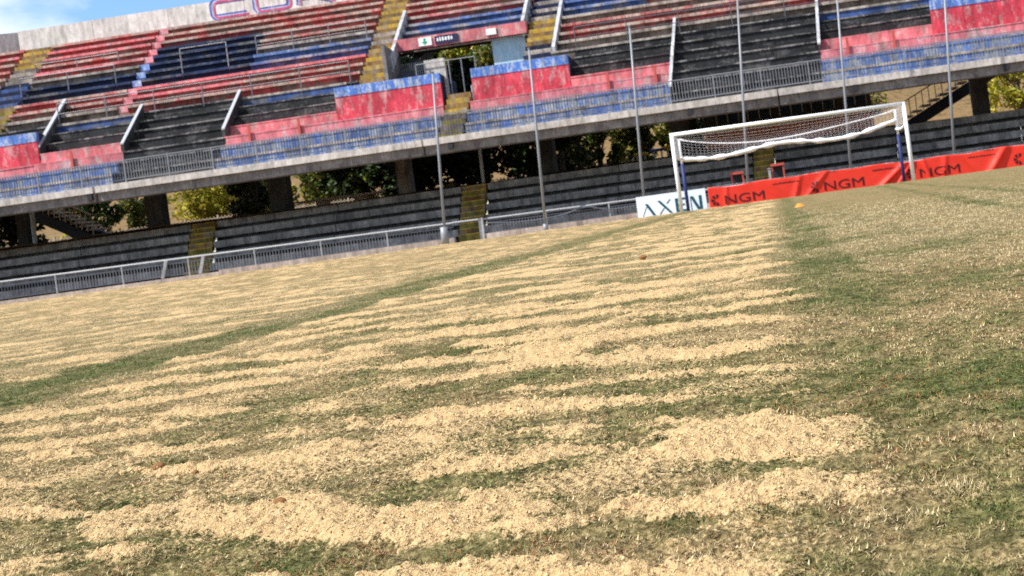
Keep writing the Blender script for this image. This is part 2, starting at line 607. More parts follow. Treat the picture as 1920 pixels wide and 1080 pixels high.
# ------------------------------------------------------------------ the ground
def drop(x, y):
    """the turf falls away a little behind the goal line"""
    return -(0.10 + 0.09 * smooth(3.0, 9.0, x)) * smooth(33.5, 37.5, y) - 0.05 * smooth(37.5, 40.5, y)


def sand_cover(x, y):
    """share of sand on the turf, 0..1"""
    wy = y + x * (0.02 + 0.20 * smooth(3.4, 1.2, y)) + 0.13 * fbm(x * 0.9, y * 0.9, 3, 5) + 0.03 * fbm(x * 4, y * 4, 2, 7)
    per_len = 0.185 + 0.029 * np.clip(y, 0, 9)
    ph = wy / per_len + 0.30 * fbm(x * 0.45, y * 0.35, 2, 21)
    per = np.sin(2 * np.pi * ph) + 0.35 * np.sin(4 * np.pi * ph + 0.8 + 1.5 * fbm(x * 0.9, y * 0.5, 2, 23))
    el = fbm(x * 2.2, wy * 4.6, 4, 31, 0.56)
    patch = fbm(x * 0.6, y * 0.7, 3, 41)
    fine = fbm(x * 12, y * 22, 3, 51)
    f = 0.54 * per + 0.86 * el + 0.32 * patch + 0.34 * fine
    f = f * (1 - 0.45 * smooth(-2.9, -3.3, x))
    edge = 0.06 * fbm(x * 0.0 + 3.1, y * 2.6, 3, 61) + 0.06 * fbm(x * 3, y * 3, 2, 63)
    band = smooth(0.10 + 0.006 * y, -0.08 - 0.014 * y, x + edge)                       # right hand edge of the spread lane
    gap1 = smooth(-2.40, -2.66, x + edge * 1.5) * smooth(-3.24, -2.96, x + edge * 1.5)
    left = smooth(-3.0, -3.4, x)
    bias = -0.27 + 0.08 * left + 0.06 * smooth(2.4, 1.2, y) + 0.16 * np.exp(-((x + 0.45) / 0.40) ** 2) - 0.10 * np.exp(-((x + 1.7) / 0.5) ** 2) * smooth(2.5, 5, y)
    dust = 0.31 + 0.06 * left + 0.34 * fbm(x * 2.5, y * 3.4, 3, 55)
    m = np.maximum(smooth(-0.42, 0.52, f + bias), np.clip(dust, 0, 0.56)) * (1 - 0.92 * gap1)
    m = m * (0.06 + 0.94 * band) * np.where(x > 0.1, smooth(0.6, 0.1, x), 1.0)
    m = m * (1 - 0.12 * smooth(6, 16, y))
    spill = 0.6 * smooth(0.4, 0.85, f + 0.1) * smooth(0.17, 0.04, x) * smooth(3.6, 1.6, y)
    return np.clip(np.maximum(m, spill), 0, 1)


def dryness(x, y):
    """0 = green turf, 1 = straw"""
    d = 0.60 + 0.48 * fbm(x * 1.5, y * 1.3, 4, 71) + 0.40 * fbm(x * 8, y * 9, 3, 81)
    d = d + 0.14 * smooth(2.5, 9, y)
    wob = x + 0.05 * fbm(x * 0.5, y * 0.6, 2, 77)
    lane = smooth(2.6, 4.2, y)
    d = d - 0.40 * lane * smooth(-0.02, 0.06, wob) * smooth(0.34, 0.24, wob)
    d = d + 0.08 * lane * smooth(0.30, 0.40, wob) * smooth(0.85, 0.7, wob)
    d = d + 0.36 * lane * smooth(0.72, 0.90, wob) * smooth(1.75, 1.60, wob) + 0.16 * lane * smooth(1.6, 1.9, wob)
    for k in (0.0, 0.62):
        xl = 1.22 + k + 0.055 * y
        d = d - 0.55 * np.exp(-((x - xl) / (0.05 + 0.004 * y)) ** 2) * smooth(4.5, 7.0, y)
    d = d + 0.28 * smooth(-3.2, -3.6, x) * smooth(4, 9, y)
    gap1 = smooth(-2.40, -2.65, x) * smooth(-3.25, -2.95, x)
    d = d - 0.34 * gap1
    d = d + 0.35 * smooth(24, 34, y) * smooth(-4, -9, x)
    return np.clip(d, 0, 1)


def turf_height(x, y, m):
    lump = fbm(x * 2.2, y * 2.6, 3, 91)
    micro = fbm(x * 38, y * 38, 3, 95, 0.6)
    clump = fbm(x * 75, y * 75, 3, 97, 0.65)
    near = smooth(9, 3, y)
    z = 0.007 * lump
    z = z + m * (0.015 + 0.008 * fbm(x * 4, y * 6, 3, 93)) + near * m * (0.0040 * clump + 0.0062 * micro)
    z = z + near * (1 - m) * 0.005 * micro
    return z + drop(x, y)


NR, NC = 820, 860
tt = np.linspace(0.50 ** -0.5, 40.75 ** -0.5, NR)
ys = tt ** -2.0
u = np.linspace(0, 1, NC)
Yg = np.repeat(ys[:, None], NC, 1)
Xl = -0.95 * Yg - 0.9
Xr = 0.36 * Yg + 0.8
Xg = Xl + (Xr - Xl) * u[None, :]
Mg = sand_cover(Xg, Yg)
Dg = dryness(Xg, Yg)
Zg = turf_height(Xg, Yg, Mg)
verts = np.stack([Xg.ravel(), Yg.ravel(), Zg.ravel()], 1)
ii = np.arange(NR * NC).reshape(NR, NC)
quads = np.stack([ii[:-1, :-1].ravel(), ii[:-1, 1:].ravel(), ii[1:, 1:].ravel(), ii[1:, :-1].ravel()], 1)
cov = np.zeros((NR * NC, 4), dtype=np.float32)
cov[:, 0] = Mg.ravel()
cov[:, 1] = Dg.ravel()
cov[:, 3] = 1
pitch = fast_mesh('pitch', verts, quads, 'pitch', ('cover', cov), True)
tag(pitch, 'dry football turf dressed with ridges of pale sand', kind='structure')

# wider turf outside that sheet
gw = MB()
nx, ny = 40, 30
for j in range(ny + 1):
    for i in range(nx + 1):
        gw.v.append((-70 + 120 * i / nx, -25 + 66.0 * j / ny, -0.03 + float(drop(np.array(-70 + 120 * i / nx), np.array(-25 + 66.0 * j / ny)))))
for j in range(ny):
    for i in range(nx):
        a = j * (nx + 1) + i
        gw.f.append((a, a + 1, a + nx + 2, a + nx + 1))
tag(gw.build('turf', 'dry_ground'), 'plain turf around the sanded pitch', kind='structure')

gnd = MB()
gnd.v = [(-900, -700, -0.45), (900, -700, -0.45), (900, 1500, -0.45), (-900, 1500, -0.45)]
gnd.f = [(0, 1, 2, 3)]
tag(gnd.build('ground', 'dry_ground'), 'ground reaching to the horizon', kind='structure')

pv = MB()
pv.box(-60, 40, 40.75, 45.6, -0.40, -0.16)
tag(pv.build('track', 'paving'), 'narrow paved track behind the fence', kind='structure')

# embankment and hill behind the stand
hl = MB()
hx, hy = 60, 40
for j in range(hy + 1):
    for i in range(hx + 1):
        X = -90 + 150 * i / hx
        Y = 47.8 + 150 * (j / hy) ** 1.4
        z = 2.35 + 7.5 * float(smooth(66.0, 110.0, np.array(Y))) + 1.2 * float(smooth(64, 75, np.array(Y))) * float(fbm(np.array(X * .06), np.array(Y * .06), 3, 3)) + 0.1 * float(fbm(np.array(X * .5), np.array(Y * .5), 2, 9))
        hl.v.append((X, Y, z))
for j in range(hy):
    for i in range(hx):
        a = j * (hx + 1) + i
        hl.f.append((a, a + 1, a + hx + 2, a + hx + 1))
tag(hl.build('hill', 'dry_ground', smooth_=True), 'dry tan hillside behind the stand', kind='structure')

# ------------------------------------------------------------------ grass blades and sand clods
rs = np.random.RandomState(11)


def scatter(n, y0, y1, power):
    a, b = y0 ** power, y1 ** power
    y = (a + (b - a) * rs.rand(n)) ** (1 / power)
    x = (-0.86 * y - 0.35) + (1.16 * y + 0.75) * rs.rand(n)
    return x, y


bx, by = scatter(1500000, 0.72, 16.0, 0.22)
bm = sand_cover(bx, by)
bd = dryness(bx, by)
tuft = fbm(bx * 14, by * 14, 3, 101)
keep = rs.rand(len(bx)) < np.clip((1.0 - 0.98 * bm) ** 1.2, 0.07, 1) * np.clip(0.62 + 0.9 * tuft, 0.10, 1) * smooth(16.5, 6.0, by)
bx, by, bm, bd, tuft = [q[keep][:640000] for q in (bx, by, bm, bd, tuft)]
nb = len(bx)
bz = turf_height(bx, by, bm) - 0.001
L = (0.0032 + 0.0066 * rs.rand(nb) ** 1.5 + 0.006 * np.clip(tuft, 0, 1)) * (1 - 0.45 * bm) * (0.85 + 0.10 * by)
W = (0.00045 + 0.0006 * rs.rand(nb)) * (0.75 + 0.50 * by)
ang = rs.rand(nb) * 2 * np.pi
lean = 0.55 + 0.95 * rs.rand(nb)
base = np.stack([bx, by, bz], 1)
side = np.stack([-np.sin(ang) * W, np.cos(ang) * W, np.zeros(nb)], 1)
tip = base + np.stack([np.cos(ang) * np.sin(lean) * L, np.sin(ang) * np.sin(lean) * L, np.cos(lean) * L], 1)
bv = np.stack([base - side, base + side, tip], 1).reshape(-1, 3)
tris = np.arange(nb * 3).reshape(nb, 3)
pal = np.array([(0.060, 0.092, 0.018), (0.13, 0.15, 0.040), (0.235, 0.21, 0.085), (0.38, 0.29, 0.14), (0.54, 0.42, 0.24), (0.26, 0.11, 0.045)])
dry = np.clip(bd + 0.75 * (rs.rand(nb) - 0.5), 0, 1)
idx = np.clip((dry * 4.8).astype(int), 0, 4)
rust = fbm(bx * 2.3, by * 2.3, 3, 131)
idx[rs.rand(nb) < np.clip(0.04 + 0.40 * rust, 0.01, 0.4)] = 5
tc = pal[idx] * (0.5 + 0.95 * rs.rand(nb))[:, None]
far_ = (0.75 * smooth(1.8, 6.0, by))[:, None]
dm = np.clip(bd, 0, 1)[:, None]
mean_ = np.array([0.105, 0.125, 0.040]) * (1 - dm) + np.array([0.44, 0.365, 0.205]) * dm
tc = tc * (1 - far_) + mean_ * far_
tcol = np.ones((nb, 3, 4), dtype=np.float32)
tcol[:, :, :3] = tc[:, None, :]
tcol[:, 2, :3] *= 1.15
blades = fast_mesh('grass', bv, tris, 'blade', ('tint', tcol.reshape(-1, 4)))
tag(blades, 'short green and straw coloured grass between the sand ridges', 'grass', kind='stuff')

# sand clods
cx, cy = scatter(160000, 0.75, 5.5, 0.2)
cm = sand_cover(cx, cy)
keep = rs.rand(len(cx)) < 0.8 * smooth(0.30, 0.9, cm)
cx, cy, cm = cx[keep][:42000], cy[keep][:42000], cm[keep][:42000]
ncl = len(cx)
cz = turf_height(cx, cy, cm)
rad = (0.0006 + 0.0016 * rs.rand(ncl) ** 4.0) * (0.85 + 0.25 * cy)
oct_ = np.array([(1, 0, 0), (-1, 0, 0), (0, 1, 0), (0, -1, 0), (0, 0, 1), (0, 0, -1)], dtype=float)
of = np.array([(0, 2, 4), (2, 1, 4), (1, 3, 4), (3, 0, 4), (2, 0, 5), (1, 2, 5), (3, 1, 5), (0, 3, 5)])
jit = oct_[None] * (0.7 + 0.6 * rs.rand(ncl, 6, 1)) + 0.25 * (rs.rand(ncl, 6, 3) - 0.5)
cvv = (np.stack([cx, cy, cz + rad * 0.3], 1)[:, None, :] + jit * rad[:, None, None]).reshape(-1, 3)
cff = (np.arange(ncl)[:, None, None] * 6 + of[None]).reshape(-1, 3)
ccol = np.ones((ncl, 6, 4), dtype=np.float32)
ccol[:, :, :3] = (np.array([0.70, 0.495, 0.265]) * (0.62 + 0.45 * rs.rand(ncl))[:, None])[:, None, :]
clods = fast_mesh('sand_crumbs', cvv, cff, 'clod', ('tint', ccol.reshape(-1, 4)), True)
tag(clods, 'loose crumbs of pale sand on the ridges', 'sand', kind='stuff')

# four larger reddish clods
for (x, y, r_, lb) in ((-1.21, 1.98, 0.0095, 'reddish earth clod on the second sand ridge near the left'),
                       (-0.80, 1.59, 0.008, 'rusty earth clod on the nearest wide sand ridge'),
                       (-1.11, 1.92, 0.005, 'tiny dark clod just right of the larger reddish clod'),
                       (-0.98, 7.26, 0.020, 'dark clod lying on the far sand ridges')):
    b = MB()
    n1, n2 = 9, 7
    zz = float(turf_height(np.array(x), np.array(y), sand_cover(np.array(x), np.array(y))))
    for j in range(n2):
        th = math.pi * (j + 0.5) / n2
        for k in range(n1):
            ph = 2 * math.pi * k / n1
            q = r_ * (1 + 0.35 * float(perlin(np.array(ph * 1.3), np.array(th * 2.1), int(x * 10) + 50)))
            b.v.append((q * math.sin(th) * math.cos(ph) * 1.2, q * math.sin(th) * math.sin(ph), q * math.cos(th) * 0.9))
    for j in range(n2 - 1):
        for k in range(n1):
            a, c = j * n1 + k, j * n1 + (k + 1) % n1
            b.f.append((a, a + n1, c + n1, c))
    b.f.append(tuple(range(n1)))
    b.f.append(tuple(reversed(range((n2 - 1) * n1, n2 * n1))))
    if 'clod_red' not in M:
        M['clod_red'] = ground_mat('reddish earth', (0.18, 0.085, 0.035), (0.34, 0.175, 0.075), (0.42, 0.25, 0.12), 60)
    o = b.build('earth_clod', 'clod_red', smooth_=True)
    o.location = (x, y, zz + r_ * 0.8)
    tag(o, lb, 'clod', 'earth clods on the sand')

# ------------------------------------------------------------------ upper stand
YAW = R(-4.0)
stand = empty('upper_stand', (0, 42.0, 0), YAW)
tag(stand, 'large concrete upper stand painted red, blue and black above the dark terrace', 'grandstand')
DZ, DY, Z0, Y1 = 0.522, 0.80, 4.20, 1.0


def fan(s, n):
    return s * (1 + 0.0092 * n)


def yrow(n):
    return Y1 + DY * n


def zrow(n):
    return Z0 + DZ * n


def sblock(s0, s1, n, y0, y1, z0, z1):
    """block across fan lines s0..s1; y given absolute, widths follow the fan"""
    na, nb_ = (y0 - Y1) / DY, (y1 - Y1) / DY
    b = MB()
    b.hexa([(fan(s0, na), y0, z0), (fan(s1, na), y0, z0), (fan(s1, nb_), y1, z0), (fan(s0, nb_), y1, z0),
            (fan(s0, na), y0, z1), (fan(s1, na), y0, z1), (fan(s1, nb_), y1, z1), (fan(s0, nb_), y1, z1)])
    return b


rnd = random.Random(5)


def row_piece(n, s0, s1, col, lip=0.13, over=0.17, lipmat=None):
    """one length of terrace row: riser with shade in its darker paint, and its worn front edge"""
    y0, zt = yrow(n), zrow(n + 1)
    s0 += 0.006
    s1 -= 0.006
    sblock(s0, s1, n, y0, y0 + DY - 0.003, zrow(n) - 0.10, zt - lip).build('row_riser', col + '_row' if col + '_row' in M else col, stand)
    ov = over + rnd.uniform(-0.012, 0.012)
    sblock(s0 + 0.003, s1 - 0.003, n, y0 - ov, y0 + DY - 0.006, zt - lip + 0.001, zt + rnd.uniform(-0.008, 0.008)).build(
        'row_edge', lipmat or (col + '_lip' if col + '_lip' in M else col), stand)


ST1, ST2, ST3 = (-36.1, -34.7), (-18.0, -16.8), (-10.6, -9.35)
VOM = (-16.8, -10.6)
upper_left = [(-46, -36.1), (-34.7, -29.25), (-29.25, -28.8), (-28.8, -23.6), (-23.6, -18.0)]


def split(s0, s1, step):
    k = max(1, int(round(abs(s1 - s0) / step)))
    return [(s0 + (s1 - s0) * i / k, s0 + (s1 - s0) * (i + 1) / k) for i in range(k)]


for n in range(7, 18):
    for (a, b) in upper_left:
        strip = (a, b) == (-29.25, -28.8)
        if n <= 9:
            col = 'red'
        elif n <= 12:
            col = 'navy' if b < -23 else 'blue'
            if n == 12 and not strip:
                col = 'grey' if a < -29.6 else ('navy' if b < -23 else 'grey')
        else:
            col = 'red'
            if n in (13, 14) and (a, b) == (-28.8, -23.6):
                col = 'navy'
        if strip:
            col = 'strip_red' if col in ('red', 'grey') else 'strip_blue'
            row_piece(n, a, b, col, 0.30, 0.10)
        else:
            for (c, d) in split(a, b, 5.2):
                cc = col
                lm = None
                if cc == 'red':
                    q = rnd.random()
                    cc = 'grey' if q < 0.08 else 'red'
                    lm = 'pink' if q > 0.80 else None
                row_piece(n, c, d, cc, lipmat=lm)
    # over the opening
    if n >= 10:
        col = {10: 'grey', 11: 'blue', 12: 'blue'}.get(n, 'red')
        row_piece(n, VOM[0], VOM[1], col)
    # right of the third flight
    for (c, d) in split(-9.35, 15.0, 4.1):
        if n == 7:
            col = 'grey'
        elif n in (8, 9):
            col = 'red'
        elif n == 10:
            col = 'grey'
        elif n in (11, 12):
            col = 'blue' if d < -5 or c > 4 else 'red'
        else:
            col = 'red' if n % 2 else 'blue'
        row_piece(n, c, d, col)

# lower rows
lower = [(-46.0, -32.0, 'std'), (-32.0, -27.9, 'std'), (-27.9, -23.35, 'dark'), (-23.35, -18.5, 'std'), (-18.5, -13.7, 'wall'),
         (-12.55, -8.3, 'wall'), (-8.3, -3.9, 'std'), (-3.9, 2.25, 'dark'), (2.25, 6.9, 'std'), (6.9, 15.0, 'wall')]
for n in range(0, 7):
    for (a, b, kind) in lower:
        if a == -46.0:
            kind = 'wall'
        if kind == 'wall' and n > 2:
            if a == -12.55 and n == 6:
                pass
            continue
        for (c, d) in split(a, b, 4.8):
            if kind == 'dark':
                row_piece(n, c, d, 'black', 0.07, 0.05)
            elif n <= 1:
                row_piece(n, c, d, 'blue_wall', 0.10, 0.03, 'blue_lip' if n else 'grey_lip')
            elif n <= 3:
                row_piece(n, c, d, 'pink', 0.06, 0.015)
            elif n <= 5:
                row_piece(n, c, d, 'black', 0.06, 0.03)
            else:
                row_piece(n, c, d, 'blue' if n == 6 and (d < -18 or c > 2) else 'black', 0.11, 0.05, 'grey_lip')

# piers standing along the pink wall and casting short shadows
for s in (-22.2, -20.0, -30.2, -6.6, -4.6, 3.4, 5.3):
    sblock(s - 0.05, s + 0.05, 3, yrow(2) - 0.09, yrow(2) - 0.025, zrow(3) - 0.40, zrow(4) - 0.16).build('wall_pier', 'red_frame', stand)


# flights of steps
def flight(s0, s1, n0, n1, mat_of):
    e = empty('stair_flight')
    e.parent = stand
    for n in range(n0, n1):
        z = zrow(n)
        mt, mr = mat_of(n)
        sblock(s0 + 0.03, s1 - 0.03, n, yrow(n) - 0.38, yrow(n) + DY - 0.39, z - 0.3, z + DZ / 2 - 0.002).build('step', mt, e)
        sblock(s0 + 0.03, s1 - 0.03, n, yrow(n) + 0.02, yrow(n) + DY - 0.395, z + DZ / 2, z + DZ - 0.004).build('step', mr, e)
    return e


flight(*ST1, 6, 18, lambda n: ('ochre', 'ochre_riser') if n in (15, 16, 17) else (('grey_lip', 'grey_row') if n in (13, 14) else (('blue_row', 'navy') if n in (10, 11, 12) else ('ochre_dark', 'ochre_riser'))))
flight(*ST2, 6, 18, lambda n: ('ochre', 'ochre_riser') if n not in (11, 12) else ('grey_lip', 'ochre_riser'))
flight(*ST3, 6, 18, lambda n: ('ochre_riser', 'ochre') if n in (8, 9, 10) else ('grey_lip', 'navy'))
flight(-13.65, -12.6, 0, 4, lambda n: ('ochre', 'ochre_riser') if n > 1 else ('ochre_dark', 'grey_row'))


# white stringer walls by the flights
def raker(s, n0, n1, h0, h1, w, mat, name='divider_wall', dy=0.0):
    ya, yb = yrow(n0) + dy, yrow(n1) + dy
    za, zb = zrow(n0 + 1), zrow(n1 + 1)
    b = MB()
    xa, xb = fan(s, n0), fan(s, n1)
    b.hexa([(xa - w / 2, ya, za + h0), (xa + w / 2, ya, za + h0), (xb + w / 2, yb, zb + h0), (xb - w / 2, yb, zb + h0),
            (xa - w / 2, ya, za + h1), (xa + w / 2, ya, za + h1), (xb + w / 2, yb, zb + h1), (xb - w / 2, yb, zb + h1)])
    return b.build(name, mat, stand)


raker(-16.62, 7, 13, -0.25, 0.42, 0.16, 'rail_white')
raker(-10.78, 9, 15, -0.25, 0.50, 0.16, 'rail_white')
raker(-9.22, 6, 15, -0.25, 0.22, 0.16, 'rail_white')
for s, n0, n1 in ((-27.9, 2, 6), (-23.35, 2, 6)):
    raker(s, n0, n1, -0.3, 0.32, 0.14, 'column')
    raker(s, n0, n1, 0.322, 0.38, 0.15, 'rail', 'divider_coping')
for s, n0, n1 in ((-3.9, 0, 7), (2.25, 2, 7)):
    raker(s, n0, n1, -0.3, 0.26, 0.08, 'column')
    raker(s, n0, n1, 0.262, 0.34, 0.13, 'rail_white', 'divider_coping')
raker(-32.0, 3, 8, -0.3, 0.30, 0.14, 'column')
raker(-32.0, 3, 8, 0.302, 0.40, 0.18, 'rail', 'divider_coping')


# two tone walls round the openings
def opening_wall(s0, s1, zb, zt):
    e = empty('opening_wall')
    e.parent = stand
    y = yrow(3) - 0.02
    zs = zb + (zt - zb) * 0.73
    k = len(split(s0, s1, 1.3))
    for i, (a, b) in enumerate(split(s0, s1, 1.3)):
        sblock(a + 0.004, b - 0.004, 3, y, y + 0.25, zb, zs - 0.002).build('red_panel', 'red_bright', e)
        sblock(a + 0.004, b - 0.004, 3, y - 0.02, y + 0.27, zs, zt).build('blue_panel', 'blue_bright', e)
    for s, sg in ((s0, 1), (s1, -1)):
        q = sorted((s, s + sg * 0.2))
        sblock(q[0], q[1], 3, y + 0.28, y + 3.4, zb - 0.6, zt - 0.02).build('return_wall', 'navy', e)
    return e


opening_wall(-18.5, -13.85, 5.74, 7.28)
opening_wall(-12.5, -8.3, 5.74, 7.26)
opening_wall(-46.0, -32.0, 5.74, 7.28)
opening_wall(6.9, 15.0, 5.74, 7.30)
# landing behind those walls
sblock(-18.4, -8.4, 3, yrow(3) + 0.30, yrow(9), 5.3, 5.72).build('landing', 'column', stand)
sblock(-45.9, -32.3, 3, yrow(3) + 0.30, yrow(6), 5.3, 5.72).build('landing', 'column', stand)
sblock(7.2, 15.0, 3, yrow(3) + 0.30, yrow(6), 5.3, 5.72).build('landing', 'column', stand)
for (a, b) in ((-46.0, -36.1), (-34.7, -32.0), (6.9, 15.0)):
    for n in (5, 6):
        row_piece(n, a, b, 'black', 0.08, 0.04)
row_piece(6, -18.5, -18.0, 'black', 0.1, 0.05)
row_piece(6, -9.35, -8.3, 'grey', 0.1, 0.05)
# lintel with its signs
lin = sblock(VOM[0] + 0.05, VOM[1] - 0.05, 9, yrow(9) - 0.05, yrow(9) + 0.35, 9.30, 9.86).build('lintel', 'pink', stand)
# side walls of the opening
sblock(-16.79, -16.62, 6, yrow(6), yrow(9) + 0.6, 5.73, 9.28).build('side_wall', 'ledge_dark', stand)
sblock(-12.35, -10.82, 8, yrow(9) + 0.4, yrow(9) + 0.6, 5.73, 9.28).build('side_wall', 'light_blue', stand)
yl = yrow(9) - 0.05
for (a, b, z0, z1, mat, nm) in ((-15.55, -14.95, 9.38, 9.78, 'white_sign', 'exit_sign'), (-14.80, -13.75, 9.38, 9.76, 'sign_navy', 'name_sign'), (-12.45, -12.0, 9.44, 9.74, 'white_sign', 'notice')):
    sg = sblock(a, b, 9, yl - 0.05, yl - 0.003, z0, z1).build(nm, mat, stand)
    if nm == 'exit_sign':
        mb = MB()
        xc = fan((a + b) / 2, 9)
        mb.box(xc - 0.05, xc + 0.05, yl - 0.06, yl - 0.052, z0 + 0.16, z1 - 0.04)
        mb.f.append((len(mb.v), len(mb.v) + 1, len(mb.v) + 2))
        mb.v += [(xc - 0.16, yl - 0.056, z0 + 0.2), (xc, yl - 0.056, z0 + 0.04), (xc + 0.16, yl - 0.056, z0 + 0.2)]
        o = mb.build('arrow', 'green_sign', sg)
    if nm == 'name_sign':
        mb = MB()
        x = fan(a, 9) + 0.12
        for k in range(6):
            w = rnd.uniform(0.07, 0.12)
            mb.box(x, x + w, yl - 0.056, yl - 0.052, z0 + 0.13, z1 - 0.10 + rnd.uniform(-0.03, 0.03))
            x += w + 0.05
        mb.build('lettering', 'white_sign', sg)

# railings inside the opening
g = empty('opening_railing')
g.parent = stand
for k in range(16):
    s = -16.4 + k * 0.09
    MB().tube([(fan(s, 8), yrow(8), 5.72), (fan(s, 8), yrow(8), 8.55)], 0.018, 5).build('bar', 'rail_dark', g)
for s in (-15.0, -14.6, -13.55, -13.0, -12.4):
    MB().tube([(fan(s, 4), yrow(4), 5.72), (fan(s, 4), yrow(4), 7.9)], 0.028, 6).build('post', 'rail_mid', g)
MB().tube([(fan(-15.0, 4), yrow(4), 7.9), (fan(-12.4, 4), yrow(4), 7.9)], 0.02, 6).build('top_bar', 'rail_mid', g)
# grey block at the head of the central flight
sblock(-14.65, -13.75, 4, yrow(4) + 0.1, yrow(4) + 0.4, 5.72, 8.05).build('gate_pillar', 'ledge_light', stand)

# transverse railings
def trans_rail(n, s0, s1, h, step, mat, two=True):
    e = empty('crossing_rail')
    e.parent = stand
    y = yrow(n) - 0.02
    z = zrow(n + 1)
    k = max(1, int(round(abs(s1 - s0) / step)))
    for i in range(k + 1):
        x = fan(s0 + (s1 - s0) * i / k, n)
        MB().tube([(x, y, z - 0.15), (x, y, z + h)], 0.024, 6).build('rail_post', mat, e)
    MB().tube([(fan(s0, n), y, z + h), (fan(s1, n), y, z + h)], 0.022, 6).build('rail_bar', mat, e)
    if two:
        MB().tube([(fan(s0, n), y, z + h * 0.5), (fan(s1, n), y, z + h * 0.5)], 0.016, 6).build('rail_bar', mat, e)


trans_rail(6, -31.8, -18.3, 0.95, 2.1, 'rail_mid')
trans_rail(10, -34.6, -30.0, 0.95, 1.9, 'rail_mid', False)
trans_rail(10, -26.8, -24.6, 1.25, 2.2, 'rail_white', False)
trans_rail(11, -23.4, -18.2, 0.95, 1.9, 'rail_mid')
trans_rail(6, -8.2, 14.5, 0.95, 2.2, 'rail_dark')
trans_rail(13, -34.6, -30.5, 0.5, 2.0, 'rail_mid', False)

# front beam in two tiers, cast in lengths
for (a, b) in ((-46.0, -28.12), (-28.0, -14.06), (-14.0, 0.44), (0.5, 15.0)):
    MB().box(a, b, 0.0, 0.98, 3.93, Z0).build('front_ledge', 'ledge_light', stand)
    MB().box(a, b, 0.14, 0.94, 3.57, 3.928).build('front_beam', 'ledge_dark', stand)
for x in (-28.4, -13.0, -3.2, 3.4, 9.3):
    MB().box(x, x + 0.2, 0.02, 0.138, 3.66, 3.925).build('drain_spout', 'dark', stand)

# front railing in panels of close bars
x = -40.0
k = 0
while x < 14.0:
    pan = empty('front_railing')
    pan.parent = stand
    mat = 'rail_blue' if (-40 < x < -28 or -23 < x < -4.5 or 1.8 < x < 6) else 'rail_mid'
    zt = Z0 + 0.92
    MB().bar((x, 0.16, zt), (x + 1.88, 0.16, zt), 0.04, 0.04).build('top_bar', 'rail_mid', pan)
    MB().bar((x, 0.16, Z0 + 0.12), (x + 1.88, 0.16, Z0 + 0.12), 0.035, 0.035).build('bottom_bar', mat, pan)
    MB().bar((x - 0.02, 0.16, Z0), (x - 0.02, 0.16, zt + 0.03), 0.05, 0.05).build('railing_post', 'rail_mid', pan)
    mb = MB()
    for i in range(1, 16):
        if rnd.random() < 0.97:
            mb.bar((x + i * 0.118, 0.16, Z0 + 0.13), (x + i * 0.118, 0.16, zt - 0.025), 0.022)
    mb.build('bars', mat, pan, kind='stuff')
    x += 1.9
    k += 1

# parapet panels
PY = yrow(18) + 0.05
x = -42.7
while x < 16:
    MB().box(x + 0.012, x + 4.45, PY, PY + 0.22, 13.30, 14.90).build('parapet_panel', 'parapet', stand)
    x += 4.462
b = MB()
b.hexa([(-55, PY - 3.0, 13.3), (-42.72, PY + 0.0, 13.3), (-42.72, PY + 0.22, 13.3), (-55, PY - 2.78, 13.3),
        (-55, PY - 3.0, 14.86), (-42.72, PY + 0.0, 14.86), (-42.72, PY + 0.22, 14.86), (-55, PY - 2.78, 14.86)])
b.build('parapet_panel', 'parapet_dark', stand)  # turned end panel, shaded by its darker colour


def text_mesh(name, body, mat, parent, x0, x1, z0, z1, y, thick=0.006, offset=0.0, bend=None):
    cu = bpy.data.curves.new(name, 'FONT')
    cu.body = body
    cu.size = 1.0
    cu.offset = offset
    cu.fill_mode = 'BOTH'
    cu.extrude = 0.001
    cu.resolution_u = 3
    tmp = bpy.data.objects.new(name, cu)
    C.objects.link(tmp)
    bpy.context.view_layer.update()
    dg = bpy.context.evaluated_depsgraph_get()
    me = bpy.data.meshes.new_from_object(tmp.evaluated_get(dg))
    bpy.data.objects.remove(tmp)
    co = np.zeros(len(me.vertices) * 3, dtype=np.float32)
    me.vertices.foreach_get('co', co)
    co = co.reshape(-1, 3)
    lo, hi = co.min(0), co.max(0)
    nx_ = x0 + (co[:, 0] - lo[0]) / (hi[0] - lo[0]) * (x1 - x0)
    nz_ = z0 + (co[:, 1] - lo[1]) / (hi[1] - lo[1]) * (z1 - z0)
    ny_ = y - (co[:, 2] > 0) * thick
    if bend is not None:
        ny_ = ny_ + bend(nx_, nz_)
    co = np.stack([nx_, ny_, nz_], 1)
    me.vertices.foreach_set('co', np.ascontiguousarray(co, dtype=np.float32).ravel())
    me.materials.clear()
    me.materials.append(M[mat])
    me.update()
    o = bpy.data.objects.new(name, me)
    C.objects.link(o)
    o.parent = parent
    return o


def ribbon(name, path, w, mat, x0, z0, y, parent, closed=False):
    """flat painted stroke of width w along a path of (x, z) points"""
    b = MB()
    n = len(path)
    P = [Vector((p[0], 0, p[1])) for p in path]
    for i in range(n):
        d = (P[min(i + 1, n - 1)] - P[max(i - 1, 0)]).normalized()
        nn = Vector((-d.z, 0, d.x))
        for sg in (-1, 1):
            q = P[i] + nn * (sg * w / 2)
            for yy in (y, y - 0.004):
                b.v.append((x0 + q.x, yy, z0 + q.z))
    for i in range(n - 1):
        o = i * 4
        b.f.append((o + 1, o + 5, o + 7, o + 3))
        b.f.append((o, o + 1, o + 5, o + 4))
        b.f.append((o + 2, o + 6, o + 7, o + 3))
    return b.build(name, mat, parent)


def arc(cx_, cz_, r_, a0, a1, n=6):
    return [(cx_ + r_ * math.cos(R(a0 + (a1 - a0) * i / n)), cz_ + r_ * math.sin(R(a0 + (a1 - a0) * i / n))) for i in range(n + 1)]


